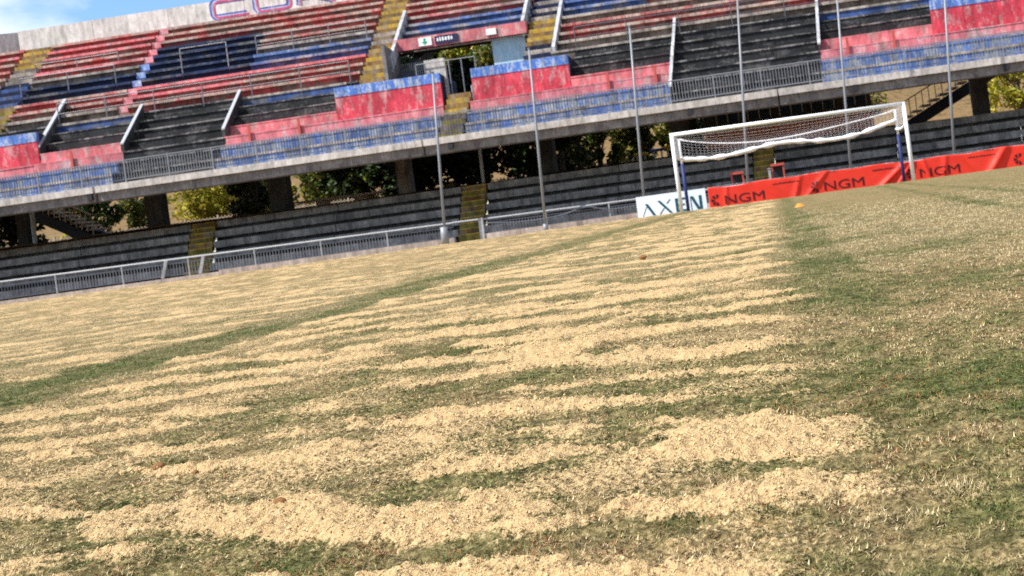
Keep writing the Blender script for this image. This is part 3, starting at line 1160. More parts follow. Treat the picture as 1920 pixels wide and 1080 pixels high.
LW, LH, RR = 1.95, 0.90, 0.26
glyphs = {
    'C': [[(LW, LH)] + arc(RR, LH - RR, RR, 90, 180) + arc(RR, RR, RR, 180, 270) + [(LW, 0)]],
    'U': [[(0, LH)] + arc(RR, RR, RR, 180, 270) + arc(LW - RR, RR, RR, 270, 360) + [(LW, LH)]],
    'R': [[(0, 0), (0, LH), (LW - RR, LH)] + arc(LW - RR, LH - RR, RR, 90, -90) + [(0.1, LH - 2 * RR)], [(LW * 0.5, LH - 2 * RR), (LW, 0)]],
    'V': [[(0, LH), (LW / 2, 0), (LW, LH)]],
    'A': [[(0, 0), (LW / 2, LH), (LW, 0)], [(LW * 0.25, LH * 0.4), (LW * 0.75, LH * 0.4)]],
}
for i, ch in enumerate('CURVA'):
    xa = -31.15 + 2.50 * i
    for path in glyphs[ch]:
        ribbon('letter_outline', path, 0.34, 'letter_blue', xa, 13.98, PY - 0.003, stand)
        ribbon('letter_shade', [(p[0] + 0.05, p[1] - 0.02) for p in path], 0.20, 'letter_pale_blue', xa, 13.98, PY - 0.009, stand)
        ribbon('letter_line', [(p[0] + 0.12, p[1] - 0.05) for p in path], 0.11, 'letter_red', xa, 13.98, PY - 0.015, stand)

# columns and raking beams under the deck
for (xa, xb, mat) in ((-36.3, -35.8, 'column'), (-29.9, -29.1, 'column'), (-23.9, -23.0, 'column'), (-17.75, -17.15, 'grey_row'), (-11.15, -10.35, 'column'), (-4.9, -4.1, 'column'), (8.6, 9.35, 'column')):
    MB().box(xa, xb, 5.7, 6.2, 2.30, 6.75).build('column', mat, stand)
    xm = (xa + xb) / 2
    bb = MB()
    bb.hexa([(xm - 0.25, 1.6, 3.75), (xm + 0.25, 1.6, 3.75), (xm + 0.25, 15.2, 12.2), (xm - 0.25, 15.2, 12.2),
             (xm - 0.25, 1.6, 4.15), (xm + 0.25, 1.6, 4.15), (xm + 0.25, 15.2, 12.95), (xm - 0.25, 15.2, 12.95)])
    bb.build('raking_beam', 'column', stand)
    rat = (xm * 0.9976 + 5.95 * 0.0698) / (42.0 - xm * 0.0698 + 5.95 * 0.9976)
    xr = (rat * (42.0 + 14.7 * 0.9976) - 14.7 * 0.0698) / (0.9976 + rat * 0.0698)
    MB().box(xr - 0.25, xr + 0.25, 14.4, 15.0, 2.3, 12.0).build('column', mat, stand)
MB().tube([(-13.85, 6.0, 2.25), (-13.75, 6.0, 6.9)], 0.075, 8).build('support_post', 'rail', stand)
MB().tube([(-35.4, 5.6, 2.25), (-35.3, 5.6, 6.6)], 0.09, 8).build('support_post', 'rail', stand)

# ------------------------------------------------------------------ lower terrace
terr = empty('lower_terrace', (0, 42.0, 0), YAW)
tag(terr, 'shaded grey concrete terrace of five steps under the upper stand', 'terrace')
TY, TZ, T0 = 0.75, 0.47, -0.05
stairs_x = [(-25.95, -24.80), (-13.80, -12.67), (-1.2, -0.30)]
cuts = [(-46.0, -25.95), (-24.80, -13.80), (-12.67, -1.2), (-0.30, 15.0)]


def tbox(x0, x1, y0, y1, z0, z1):
    k0, k1 = 1 + 0.018 * (y0 - 2), 1 + 0.018 * (y1 - 2)
    return MB().hexa([(x0 * k0, y0, z0), (x1 * k0, y0, z0), (x1 * k1, y1, z0), (x0 * k1, y1, z0),
                      (x0 * k0, y0, z1), (x1 * k0, y0, z1), (x1 * k1, y1, z1), (x0 * k1, y1, z1)])


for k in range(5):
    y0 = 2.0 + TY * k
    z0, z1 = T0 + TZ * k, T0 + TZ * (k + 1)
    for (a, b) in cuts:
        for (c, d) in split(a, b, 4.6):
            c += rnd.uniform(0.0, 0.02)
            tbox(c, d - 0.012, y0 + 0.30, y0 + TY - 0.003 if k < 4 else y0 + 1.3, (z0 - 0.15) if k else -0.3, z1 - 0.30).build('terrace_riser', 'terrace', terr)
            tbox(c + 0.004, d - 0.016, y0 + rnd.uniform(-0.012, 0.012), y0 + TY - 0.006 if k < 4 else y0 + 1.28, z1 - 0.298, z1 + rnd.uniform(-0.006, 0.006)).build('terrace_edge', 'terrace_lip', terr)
for (a, b) in stairs_x:
    e = empty('stair_flight')
    e.parent = terr
    for k in range(10):
        y0 = 1.65 + TY * 0.5 * k
        z1 = T0 + TZ * 0.5 * (k + 1)
        tbox(a + 0.03, b - 0.03, y0, y0 + (TY * 0.5 if k < 9 else 1.6) - 0.003, max(-0.3, z1 - 0.4), z1 - 0.05).build('step', 'ochre_riser' if k % 2 else 'ochre_dark', e)
        tbox(a + 0.04, b - 0.04, y0 - 0.02, y0 + TY * 0.5 - 0.006, z1 - 0.048, z1).build('nosing', 'ochre', e)

# ------------------------------------------------------------------ perimeter fence
def ftop(x):
    return 0.80 - 0.16 * (x + 30) / 25.0 if x < -5 else 0.64


fence = empty('perimeter_fence', (0, 41.0, 0))
tag(fence, 'low grey metal fence on a pale kerb between pitch and terrace', 'fence')
gate_gap = (-12.55, -11.5)
segs = [(-46.0, -12.6), (-11.45, 13.0)]
for (a, b) in segs:
    for (c, d) in split(a, b, 3.0):
        MB().box(c + 0.004, d - 0.004, -0.10, 0.12, -0.32, 0.06 if c < -22 else 0.12).build('kerb_block', 'kerb', fence)
for (a, b) in segs:
    L_ = split(a, b, 2.5)
    for i, (c, d) in enumerate(L_):
        zt0, zt1 = ftop(c), ftop(d)
        MB().tube([(c, 0, 0.06), (c, 0, zt0)], 0.03, 7).build('post', 'rail', fence)
        MB().tube([(c, 0, zt0), (d, 0, zt1)], 0.034, 7).build('top_rail', 'rail', fence)
        MB().bar((c, 0, 0.14), (d, 0, 0.14), 0.03).build('bottom_rail', 'rail_dark', fence)
        mb = MB()
        kk = int((d - c) / 0.115)
        light = rnd.random() < 0.6
        for j in range(1, kk):
            xx = c + (d - c) * j / kk
            hgt = ftop(xx) - 0.06 - 0.10
            mb.bar((xx, 0.0, 0.14), (xx, 0.0, hgt), 0.016)
        mb.build('bars', 'rail_mid' if light else 'rail_dark', fence, kind='stuff')
        MB().bar((c, 0, (ftop(c)) - 0.16), (d, 0, ftop(d) - 0.16), 0.03).build('upper_rail', 'rail_dark', fence)
MB().bar((-11.5, -0.05, -0.2), (-11.5, -0.05, 0.74), 0.17).build('gate_post', 'rail_white', fence)
MB().tube([(-12.6, 0, 0.70), (-11.5, 0, 0.69)], 0.034, 7).build('gate_bar', 'rail', fence)
for x in (-23.9, -22.45):
    MB().bar((x, -0.06, 0.08), (x + 0.22, -0.06, 0.74), 0.12, 0.05).build('brace', 'rail_white', fence)

cable = MB()
cable.tube([(-11.3 + 6.0 * i / 40, 40.93, (0.52 - 0.10 * i / 40) - 0.12 * math.sin(math.pi * min(i, 22) / 22.0) + (0.16 * math.exp(-((i - 26) / 3.5) ** 2)) - (0.05 * math.sin(math.pi * max(i - 26, 0) / 14.0))) for i in range(41)], 0.028, 6)
tag(cable.build('draped_cable', 'rail_dark', smooth_=True), 'thick dark cable sagging along the fence left of the white board', 'cable')

# ------------------------------------------------------------------ net poles
poles = [(-12.78, -12.40, 6.6, 'tall grey net pole with a thick base beside the gate in the fence'),
         (-8.95, -8.68, 7.0, 'tall grey net pole between the fence gate and the white board'),
         (-5.15, -4.82, 7.3, 'tall grey net pole just left of the goal behind the white board'),
         (-1.20, -0.70, 8.0, 'tall grey net pole seen through the left half of the goal'),
         (2.75, 3.10, 8.0, 'tall grey net pole seen through the right half of the goal'),
         (6.68, 7.16, 8.0, 'tall grey net pole standing right of the goal')]
for (xb, xt, h, lb) in poles:
    e = empty('net_pole', (xb, 40.35, -0.17))
    tag(e, lb, 'pole', 'tall net poles behind the goal')
    xe = (xt - xb) / 6.4 * h
    MB().tube([(0, 0, 0), (xe * 0.45, 0, h * 0.45), (xe, 0, h)], [0.054, 0.048, 0.038], 10).build('shaft', 'pole', e, True)
    if xb < -12:
        MB().tube([(0, 0, 0), (0.02, 0, 0.75)], 0.14, 10).build('base_sleeve', 'pole', e, True)
    else:
        MB().tube([(0, 0, 0), (0.01, 0, 0.35)], 0.09, 10).build('base_sleeve', 'pole', e, True)
    MB().tube([(xe, 0, h), (xe, 0, h + 0.03)], 0.06, 10).build('cap', 'pole', e)

# ------------------------------------------------------------------ goal
goal = empty('football_goal', (0.565, 34.0, 0))
tag(goal, 'white football goal with its net rolled up and blue padded rear supports', 'goal')
HW = 3.73
for s in (-1, 1):
    MB().tube([(s * HW, 0, -0.05), (s * HW, 0, 2.50)], 0.062, 14).build('goal_post', 'goal', goal, True)
MB().tube([(-HW - 0.06, 0, 2.47), (HW + 0.06, 0, 2.47)], 0.06, 14).build('crossbar', 'goal', goal, True)
BK = 2.7
for s in (-1, 1):
    xs = s * (HW + 0.02)
    st = MB().tube([(xs, BK, 1.45), (xs, BK, 2.47)], 0.04, 10).build('net_support', 'goal', goal, True)
    MB().tube([(xs, BK, -0.2), (xs, BK, 1.60)], 0.06, 12).build('padding', 'pad', st, True)
net = MB()
hem = MB()


def back_top(x):
    t = (x + HW) / (2 * HW)
    return 2.46 - 0.42 * math.sin(math.pi * min(max(t, 0), 1)) ** 0.7 - 0.06 * math.sin(6 * t)


def back_bot(x):
    t = (x + HW) / (2 * HW)
    return 1.76 - 0.10 * math.sin(math.pi * t * 3.2) + (0.30 * max(0, t - 0.62) / 0.38) ** 1.2 * 1.2


def net_line(pts, rr=0.0032):
    net.tube(pts, rr, 3, False)


nxn = 56
for i in range(nxn + 1):
    x = -HW + 2 * HW * i / nxn
    pts = []
    for j in range(9):
        t = j / 8
        zz = 2.45 + (back_top(x) - 2.45) * t - 0.25 * math.sin(math.pi * t) * 0.35
        pts.append((x, BK * t, zz))
    net_line(pts)
    zb_, zt_ = back_bot(x), back_top(x)
    net_line([(x, BK, zt_), (x, BK - 0.06, (zb_ + zt_) / 2), (x, BK - 0.1, zb_)])
for j in range(1, 7):
    t = j / 7
    pts = []
    for i in range(0, nxn + 1, 2):
        x = -HW + 2 * HW * i / nxn
        pts.append((x, BK * t, 2.45 + (back_top(x) - 2.45) * t - 0.0875 * math.sin(math.pi * t)))
    net_line(pts)
for j in range(7):
    t = j / 6
    pts = []
    for i in range(0, nxn + 1, 2):
        x = -HW + 2 * HW * i / nxn
        pts.append((x, BK - 0.1 * t, back_top(x) + (back_bot(x) - back_top(x)) * t))
    net_line(pts)
for s in (-1, 1):
    for j in range(24):
        y = BK * j / 23
        net_line([(s * HW, y, 2.45), (s * HW * 0.995, y, 1.82)])
    for j in range(6):
        z = 2.4 - 0.11 * j
        net_line([(s * HW, 0, z), (s * HW * 0.99, BK, z)])
net.build('net', 'net_cord', goal)
pts, rr = [], []
for i in range(49):
    x = -HW + 2 * HW * i / 48
    pts.append((x, BK - 0.1, back_bot(x)))
    rr.append(0.05 + 0.035 * abs(math.sin(i * 0.55)) + 0.02 * math.sin(i * 1.7))
hem.tube(pts, rr, 8)
hem.build('rolled_net', 'net', goal, True)
MB().tube([(-HW + 2 * HW * i / 40, BK, back_top(-HW + 2 * HW * i / 40)) for i in range(41)], 0.022, 6).build('rear_rope', 'net', goal, True)
for s in (-1, 1):
    sp = [(s * HW * 0.995, BK * j / 10, 1.80 - 0.06 * math.sin(math.pi * j / 10)) for j in range(11)]
    MB().tube(sp, 0.05, 7).build('rolled_net', 'net', goal, True)

# ------------------------------------------------------------------ white advertising board
bd_ = empty('advertising_board', (-3.77, 37.3, -0.12), R(-0.6))
tag(bd_, 'white advertising board with dark teal letters behind the left goal post', 'board')
MB().box(-1.24, 1.20, 0, 0.04, 0, 0.80).build('panel', 'board', bd_)
for x in (-0.9, 0.0, 0.9):
    MB().bar((x, 0.05, 0.6), (x, 0.45, 0.0), 0.04).build('strut', 'rail', bd_)


def stroke(x0, z0, x1, z1, w):
    b = MB()
    b.hexa([(x0 - w / 2, -0.006, z0), (x0 + w / 2, -0.006, z0), (x0 + w / 2, -0.002, z0), (x0 - w / 2, -0.002, z0),
            (x1 - w / 2, -0.006, z1), (x1 + w / 2, -0.006, z1), (x1 + w / 2, -0.002, z1), (x1 - w / 2, -0.002, z1)])
    return b


def letter(strokes):
    tot = MB()
    for i, s in enumerate(strokes):
        b = stroke(*s)
        o = len(tot.v)
        tot.v += [(p[0], p[1] - 0.001 * i, p[2]) for p in b.v]
        tot.f += [tuple(q + o for q in f) for f in b.f]
    tot.build('letter', 'teal', bd_)


letter([(-0.66, 0.10, -0.90, 0.52, 0.11), (-1.06, 0.10, -0.885, 0.46, 0.025)])
letter([(-0.06, 0.10, -0.46, 0.58, 0.11), (-0.46, 0.10, -0.30, 0.30, 0.05), (-0.19, 0.44, -0.06, 0.58, 0.05)])
letter([(0.16, 0.10, 0.16, 0.58, 0.10), (0.34, 0.10, 0.34, 0.17, 0.26), (0.32, 0.31, 0.32, 0.37, 0.22), (0.34, 0.51, 0.34, 0.58, 0.26)])
letter([(0.66, 0.10, 0.66, 0.58, 0.03), (0.92, 0.10, 0.70, 0.58, 0.11), (1.00, 0.10, 1.00, 0.58, 0.10)])

# ------------------------------------------------------------------ red banner
BY = 37.75
BX0, BX1 = -2.50, 11.5


def fold(x, z):
    """cloth depth at x (metres along), z (height); gentle hanging folds"""
    x = np.asarray(x, dtype=float)
    z = np.asarray(z, dtype=float)
    d = 0.030 * np.sin(2.2 * x + 1.2 * z) + 0.018 * fbm(x * 1.7 + z * 1.3, z * 0.8 + 4, 3, 121)
    for (xc, sl, a, w) in ((0.55, 0.35, 0.06, 0.10), (3.75, 1.3, 0.13, 0.15), (4.3, 0.8, 0.10, 0.11), (5.35, -0.3, 0.09, 0.08), (5.85, 0.2, 0.06, 0.09), (7.6, 0.75, 0.14, 0.16), (7.05, -0.8, 0.05, 0.12), (1.05, 1.0, 0.06, 0.10), (-1.9, 0.1, 0.05, 0.06), (9.5, 0.5, 0.09, 0.14)):
        d = d + a * np.exp(-((x - xc - sl * z) / w) ** 2) * np.clip(1.1 - z * 0.7, 0.2, 1)
    return -d


def bz0(x):
    return float(drop(np.array(x), np.array(BY))) - 0.02


ban = empty('banner', (0, BY, 0))
tag(ban, 'long red fabric banner with dark lettering hung low behind the goal', 'banner')
nxb, nzb = 300, 18
bv_, bf_ = [], []
X_ = np.linspace(BX0, BX1, nxb + 1)
for j in range(nzb + 1):
    t = j / nzb
    zb_ = np.array([bz0(x) for x in X_])
    sag = 0.025 * np.sin(2 * np.pi * X_ / 2.1) * t
    z = zb_ + (0.67 + 0.02 * np.sin(X_ * 0.9) - sag - zb_) * t
    d = fold(X_, z)
    bv_.append(np.stack([X_, d, z], 1))
bv_ = np.concatenate(bv_, 0)
ii = np.arange((nxb + 1) * (nzb + 1)).reshape(nzb + 1, nxb + 1)
bq = np.stack([ii[:-1, :-1].ravel(), ii[:-1, 1:].ravel(), ii[1:, 1:].ravel(), ii[1:, :-1].ravel()], 1)
cl = fast_mesh('cloth', bv_, bq, 'banner', None, True)
cl.parent = ban
sol = cl.modifiers.new('thickness', 'SOLIDIFY')
sol.thickness = 0.004
sol.offset = 1.0
for x in np.arange(BX0 + 0.1, BX1, 1.95):
    MB().tube([(x, 0.22, -0.3), (x, 0.22, 0.66)], 0.025, 6).build('stake', 'rail', ban)
MB().tube([(BX0, 0.02, 0.685), (BX1, 0.02, 0.685)], 0.008, 5).build('hanging_rope', 'rail_white', ban)
for xs in (-1.95, 1.60, 5.02, 8.85):
    text_mesh('lettering', 'NGM', 'letter_black', ban, xs, xs + 1.42, 0.02, 0.33, -0.012, 0.004, 0.0, fold)
    # round striped emblem left of the word
    mb = MB()
    cx0, cz0 = xs - 0.28, 0.20
    for q in range(5):
        a0 = R(60 + q * 50)
        ring = []
        for tq in range(7):
            aa = a0 + R(34) * tq / 6
            for rr_ in (0.07, 0.20):
                ring.append((cx0 + rr_ * math.cos(aa), cz0 + rr_ * math.sin(aa)))
        o = len(mb.v)
        for (xx, zz) in ring:
            mb.v.append((xx, -0.013 + float(fold(xx, zz)), zz))
        for tq in range(6):
            mb.f.append((o + 2 * tq, o + 2 * tq + 1, o + 2 * tq + 3, o + 2 * tq + 2))
    mb.build('emblem', 'letter_black', ban)
    # small line of script too small to read
    mb = MB()
    xx = xs + 1.75
    for q in range(11):
        w = rnd.uniform(0.05, 0.09)
        h_ = rnd.uniform(0.03, 0.06)
        for (a, b) in ((xx, xx + w),):
            o = len(mb.v)
            for (px_, pz_) in ((a, 0.47), (b, 0.47), (b, 0.47 + h_), (a, 0.47 + h_)):
                mb.v.append((px_, -0.013 + float(fold(px_, pz_)), pz_))
            mb.f.append((o, o + 1, o + 2, o + 3))
        xx += w + 0.02
    mb.build('small_print', 'letter_black', ban)

# ------------------------------------------------------------------ orange marker disc
cone = empty('marker_cone', (0.30, 17.65, 0.0))
cone.location.z = float(turf_height(np.array(0.30), np.array(17.65), sand_cover(np.array(0.3), np.array(17.65))))
tag(cone, 'small orange marker cone on the turf in front of the goal', 'marker cone')
MB().lathe([(0.085, 0.0), (0.085, 0.006), (0.072, 0.012), (0.034, 0.052), (0.028, 0.055), (0.026, 0.048), (0.064, 0.008)], 24).build('cone_body', 'orange', cone, True)

# ------------------------------------------------------------------ small red framed cabinets at the terrace steps
for (x, z, lb) in ((-1.56, 0.62, 'small red framed open cabinet left of the ochre terrace steps behind the goal'),
                   (0.06, 0.74, 'small red framed open cabinet right of the ochre terrace steps behind the goal')):
    e = empty('hose_cabinet', (x, 41.9, -0.16))
    tag(e, lb, 'cabinet', 'red framed cabinets behind the goal')
    for sx in (-0.22, 0.22):
        MB().bar((sx, 0, 0), (sx, 0, z + 0.72), 0.06).build('leg', 'red_frame', e)
    MB().box(-0.27, 0.27, -0.06, 0.3, z + 0.62, z + 0.72).build('top', 'red_frame', e)
    MB().box(-0.19, 0.19, 0.22, 0.28, 0.3, z + 0.62).build('back', 'dark', e)
    MB().box(-0.19, 0.19, -0.02, 0.22, 0.28, 0.34).build('shelf', 'red_frame', e)
    MB().lathe([(0.0, 0.0), (0.07, 0.0), (0.07, 0.2), (0.03, 0.26), (0.0, 0.26)], 12, (0.05, 0.08, 0.35 + z * 0.3)).build('canister', 'white_sign', e, True)
e = empty('gate_stub', (-0.28, 41.75, -0.16))
tag(e, 'short white gate post beside the right red framed cabinet', 'post')
MB().bar((0, 0, 0), (0, 0, 1.28), 0.10).build('shaft', 'rail_white', e)
MB().box(-0.07, 0.07, -0.07, 0.07, 1.281, 1.31).build('cap', 'rail', e)

# ------------------------------------------------------------------ brick service building under the stand
sb = empty('service_building', (0.9, 49.8, 2.3), YAW)
tag(sb, 'brick service building with white band and dark upper storey under the stand', 'building')
MB().box(-4.0, 3.9, 0, 3.4, 0.0, 0.95).build('brick_wall', 'brick', sb)
MB().box(-4.1, 4.0, -0.12, 3.5, 0.952, 1.22).build('sill_band', 'white_sign', sb)
MB().box(-4.0, 3.9, 0.05, 3.4, 1.222, 2.45).build('upper_wall', 'column', sb)
MB().box(-4.3, 4.2, -0.35, 3.7, 2.452, 2.60).build('roof', 'column', sb)
for x in (-3.4, -1.9, -0.4, 1.1, 2.6):
    w_ = MB().box(x, x + 1.1, 0.0, 0.045, 1.36, 2.3).build('window', 'glass', sb)
    for xx in (x + 0.02, x + 0.55, x + 1.08):
        MB().box(xx - 0.02, xx + 0.02, -0.02, -0.002, 1.36, 2.3).build('frame_bar', 'rail', w_)

# ------------------------------------------------------------------ external stairs
def ext_stairs(xt, zt, xb, zb, Y, lb):
    e = empty('outside_staircase', ((xt + xb) / 2, Y, zb))
    tag(e, lb, 'staircase')
    cx_ = (xt + xb) / 2
    n = 10
    dxx = (xt - xb) / n
    dzz_ = (zt - zb) / n
    for i in range(n):
        x0, x1 = xb + dxx * i - cx_, xb + dxx * (i + 1) - cx_
        q = sorted((x0, x1))
        MB().box(q[0], q[1], 0, 1.4, dzz_ * (i + 1) - 0.09, dzz_ * (i + 1)).build('tread', 'pale_stone', e)
    b = MB()
    pts = [(xb - cx_, -0.01), (xt - cx_, -0.01)]
    xx0, xx1 = xb - cx_, xt - cx_
    lo, hi = ((xx0, 0.0), (xx1, zt - zb)) if xx0 < xx1 else ((xx1, zt - zb), (xx0, 0.0))
    b.hexa([(lo[0], -0.06, lo[1] - 0.75), (hi[0], -0.06, hi[1] - 0.75), (hi[0], 1.45, hi[1] - 0.75), (lo[0], 1.45, lo[1] - 0.75),
            (lo[0], -0.06, lo[1] - 0.12), (hi[0], -0.06, hi[1] - 0.12), (hi[0], 1.45, hi[1] - 0.12), (lo[0], 1.45, lo[1] - 0.12)])
    b.build('stringer', 'dark', e)
    MB().bar((xx0, -0.03, 0.95), (xx1, -0.03, zt - zb + 0.95), 0.07).build('handrail', 'tan_rail', e)
    for i in range(15):
        t = i / 14
        x = xx0 + (xx1 - xx0) * t
        z = (zt - zb) * t
        MB().bar((x, -0.03, z - 0.10), (x, -0.03, z + 0.93), 0.045).build('baluster', 'tan_rail', e)


ext_stairs(12.4, 5.4, 7.2, 3.0, 57.5, 'outside staircase with tan railing rising to the right beyond the goal')
ext_stairs(-40.5, 5.2, -36.6, 2.9, 57.0, 'outside staircase with tan railing rising to the left under the stand')

# ------------------------------------------------------------------ benches, pale fence and small things beyond
for (xa, xb, z, lb) in ((-28.4, -23.3, 3.35, 'long pale stone bench on short pedestals under the stand'),
                        (-20.8, -18.6, 3.35, 'short pale stone bench under the stand behind the pole by the gate')):
    e = empty('stone_bench', ((xa + xb) / 2, 63.5, 2.35))
    tag(e, lb, 'bench', 'stone benches behind the terrace')
    w = (xb - xa) / 2
    MB().box(-w, w, -0.25, 0.25, z - 2.35 - 0.14, z - 2.35).build('seat', 'pale_stone', e)
    for x in ((-w * 0.45, w * 0.45) if w > 2 else (w * 0.3,)):
        MB().box(x - 0.35, x + 0.35, -0.2, 0.2, 0, z - 2.35 - 0.142).build('pedestal', 'pale_stone', e)
pf = empty('pale_fence', (0, 64.8, 2.35))
tag(pf, 'low pale picket fence running behind the terrace', 'fence')
x = -52.0
while x < -8:
    MB().bar((x, 0, 0.0), (x, 0, 0.95), 0.09).build('fence_post', 'pale_stone', pf)
    mb = MB()
    for i in range(1, 9):
        mb.bar((x + i * 0.22, 0, 0.1), (x + i * 0.22, 0, 0.85), 0.06)
    mb.build('pickets', 'pale_stone', pf, kind='stuff')
    MB().bar((x, 0, 0.75), (x + 2, 0, 0.75), 0.06).build('fence_rail', 'pale_stone', pf)
    x += 2.0
for (x, z, col, lb) in ((-7.75, 3.30, 'yellow', 'small yellow topped table beyond the terrace left of the blue table'),
                        (-6.75, 3.42, 'blue_plastic', 'small blue topped table beyond the terrace'),
                        (-5.95, 3.50, 'yellow', 'small yellow topped table by the left goal post beyond the terrace')):
    e = empty('garden_table', (x, 62.5, 2.35))
    tag(e, lb, 'table', 'plastic tables beyond the terrace')
    MB().lathe([(0.0, z - 2.37), (0.42, z - 2.37), (0.44, z - 2.33), (0.44, z - 2.25), (0.40, z - 2.23), (0.0, z - 2.23)], 16).build('table_top', col, e)
    for sx in (-0.25, 0.25):
        for sy in (-0.22, 0.22):
            MB().bar((sx, sy, 0), (sx * 0.9, sy * 0.9, z - 2.37), 0.05).build('leg', 'white_sign', e)


# ------------------------------------------------------------------ trees
def tree(name, loc, h, rx, cols, n, label, group, seed, crown_low=0.15, leaf=0.2, gap=0.0):
    r_ = np.random.RandomState(seed)
    e = empty(name, loc)
    tag(e, label, 'tree', group)
    tb = MB()
    th = h * 0.62
    pts = [(0, 0, -0.2)]
    for i in range(1, 5):
        pts.append((r_.uniform(-.12, .12) * i * 0.5, r_.uniform(-.12, .12) * i * 0.5, th * i / 4))
    rb = 0.05 + 0.022 * h
    tb.tube(pts, [rb, rb * .85, rb * .7, rb * .5, rb * .25], 7)
    tips = []
    for i in range(9):
        p = Vector(pts[1 + i % 4]) * 1.0
        a = r_.rand() * 2 * math.pi
        l_ = rx * r_.uniform(0.5, 0.9)
        q = p + Vector((math.cos(a) * l_, math.sin(a) * l_, r_.uniform(0.1, 0.35) * h))
        tb.tube([p, (p + q) / 2 + Vector((0, 0, 0.1)), q], [rb * .4, rb * .25, rb * .1], 5)
        tips.append(q)
    tb.build('trunk', 'bark', e)
    # clumps through the crown volume
    nc = 40
    cc = []
    while len(cc) < nc:
        p = r_.uniform(-1, 1, 3)
        if np.dot(p, p) < 1:
            zc = crown_low * h + (1 - crown_low) * h * (0.5 + 0.5 * p[2])
            wr = rx * (0.75 + 0.35 * math.sin(3.1 * p[2] + seed))
            cc.append((p[0] * wr, p[1] * wr, zc, r_.uniform(0.18, 0.36) * rx, r_.uniform(0.7, 1.25)))
    cc = np.array(cc)
    k = r_.randint(0, nc, n)
    dirs = r_.normal(size=(n, 3))
    dirs /= np.linalg.norm(dirs, axis=1)[:, None]
    rad_ = cc[k, 3] * (0.55 + 0.55 * r_.rand(n) ** 0.5)
    pos = cc[k, :3] + dirs * rad_[:, None]
    pos[:, 2] = np.maximum(pos[:, 2], 0.15)
    nrm = r_.normal(size=(n, 3)) + dirs * 0.8
    nrm /= np.linalg.norm(nrm, axis=1)[:, None]
    t1 = np.cross(nrm, r_.normal(size=(n, 3)))
    t1 /= np.linalg.norm(t1, axis=1)[:, None]
    t2 = np.cross(nrm, t1)
    sz = leaf * r_.uniform(0.6, 1.3, n)[:, None]
    vv = np.stack([pos - t1 * sz, pos - t2 * sz * 0.5 + nrm * sz * 0.1, pos + t1 * sz, pos + t2 * sz * 0.5 + nrm * sz * 0.1], 1).reshape(-1, 3)
    ff = np.arange(n * 4).reshape(n, 4)
    ci = r_.randint(0, len(cols), n)
    col = np.array(cols)[ci] * (cc[k, 4] * r_.uniform(0.75, 1.25, n))[:, None]
    cl_ = np.ones((n, 4, 4), dtype=np.float32)
    cl_[:, :, :3] = col[:, None, :]
    o = fast_mesh('crown', vv, ff, 'leaf', ('tint', cl_.reshape(-1, 4)))
    o.parent = e


YG = [(0.34, 0.34, 0.025), (0.42, 0.37, 0.035), (0.25, 0.28, 0.03), (0.46, 0.36, 0.06)]
MG = [(0.07, 0.13, 0.025), (0.10, 0.17, 0.03), (0.05, 0.09, 0.02)]
DG = [(0.022, 0.040, 0.012), (0.035, 0.055, 0.016), (0.015, 0.028, 0.010)]
OG = [(0.10, 0.10, 0.03), (0.14, 0.12, 0.045), (0.07, 0.08, 0.025)]
GB = 'trees behind the stand'
tree('bush', (-36.2, 67.5, 2.4), 4.4, 2.2, YG, 4200, 'bright yellow green bush between the second and third columns from the left', GB, 1, 0.02, 0.16)
tree('bush', (-33.2, 69.0, 2.5), 3.8, 1.6, YG + MG, 2800, 'smaller yellow green bush right of the brightest bush', GB, 2, 0.02, 0.16)
tree('tree', (-42.6, 66.0, 2.4), 5.0, 1.7, MG + DG, 3000, 'green tree left of the second column from the left', GB, 3, 0.05, 0.16)
tree('tree', (-30.3, 62.0, 2.35), 6.5, 2.0, DG + OG, 3600, 'dark tree beside the third column from the left', GB, 4, 0.02, 0.17)
tree('tree', (-26.0, 66.5, 2.4), 6.0, 2.3, DG + MG, 4200, 'dark green tree behind the long stone bench', GB, 5, 0.02, 0.17)
tree('bush', (-23.6, 65.8, 2.4), 3.6, 1.1, MG, 2200, 'light green bush at the right end of the long stone bench', GB, 6, 0.02, 0.14)
tree('tree', (-20.0, 60.3, 2.35), 8.0, 2.6, DG, 5000, 'very dark tree behind the short stone bench', GB, 7, 0.0, 0.2)
tree('tree', (-16.2, 60.0, 2.35), 8.0, 2.6, DG, 5000, 'very dark tree behind the thin pale support post', GB, 8, 0.0, 0.2)
tree('tree', (-14.6, 66.0, 2.4), 5.2, 1.4, MG, 3200, 'mid green tree between the thin post and the second net pole', GB, 9, 0.02, 0.15)
tree('tree', (-11.9, 60.0, 2.35), 7.0, 2.2, DG + OG[:1], 4600, 'dark olive tree right of the second net pole', GB, 10, 0.0, 0.19)
tree('bush', (-9.4, 67.0, 2.4), 5.4, 1.4, YG + MG, 3200, 'yellow green bush just left of the third net pole', GB, 11, 0.02, 0.15)
tree('tree', (-7.9, 65.0, 2.4), 7.0, 1.5, DG + MG + YG[:1], 4000, 'dark tree behind the blue table', GB, 12, 0.0, 0.18)
tree('bush', (-6.6, 68.5, 2.5), 6.0, 1.3, YG + MG + MG, 3200, 'yellow green bush above the blue table', GB, 13, 0.1, 0.15)
tree('tree', (-4.2, 61.5, 2.35), 7.0, 1.7, DG + OG, 3800, 'dark tree left of the brick building', GB, 14, 0.0, 0.18)
tree('bush', (15.6, 66.0, 2.4), 6.5, 2.9, YG, 5200, 'bright yellow green bush right of the outside staircase', GB, 15, 0.0, 0.17)
tree('tree', (-17.6, 73.0, 3.2), 11.5, 3.0, OG + MG + YG[:1], 6500, 'tall olive tree showing through the stand opening', GB, 16, 0.25, 0.22)
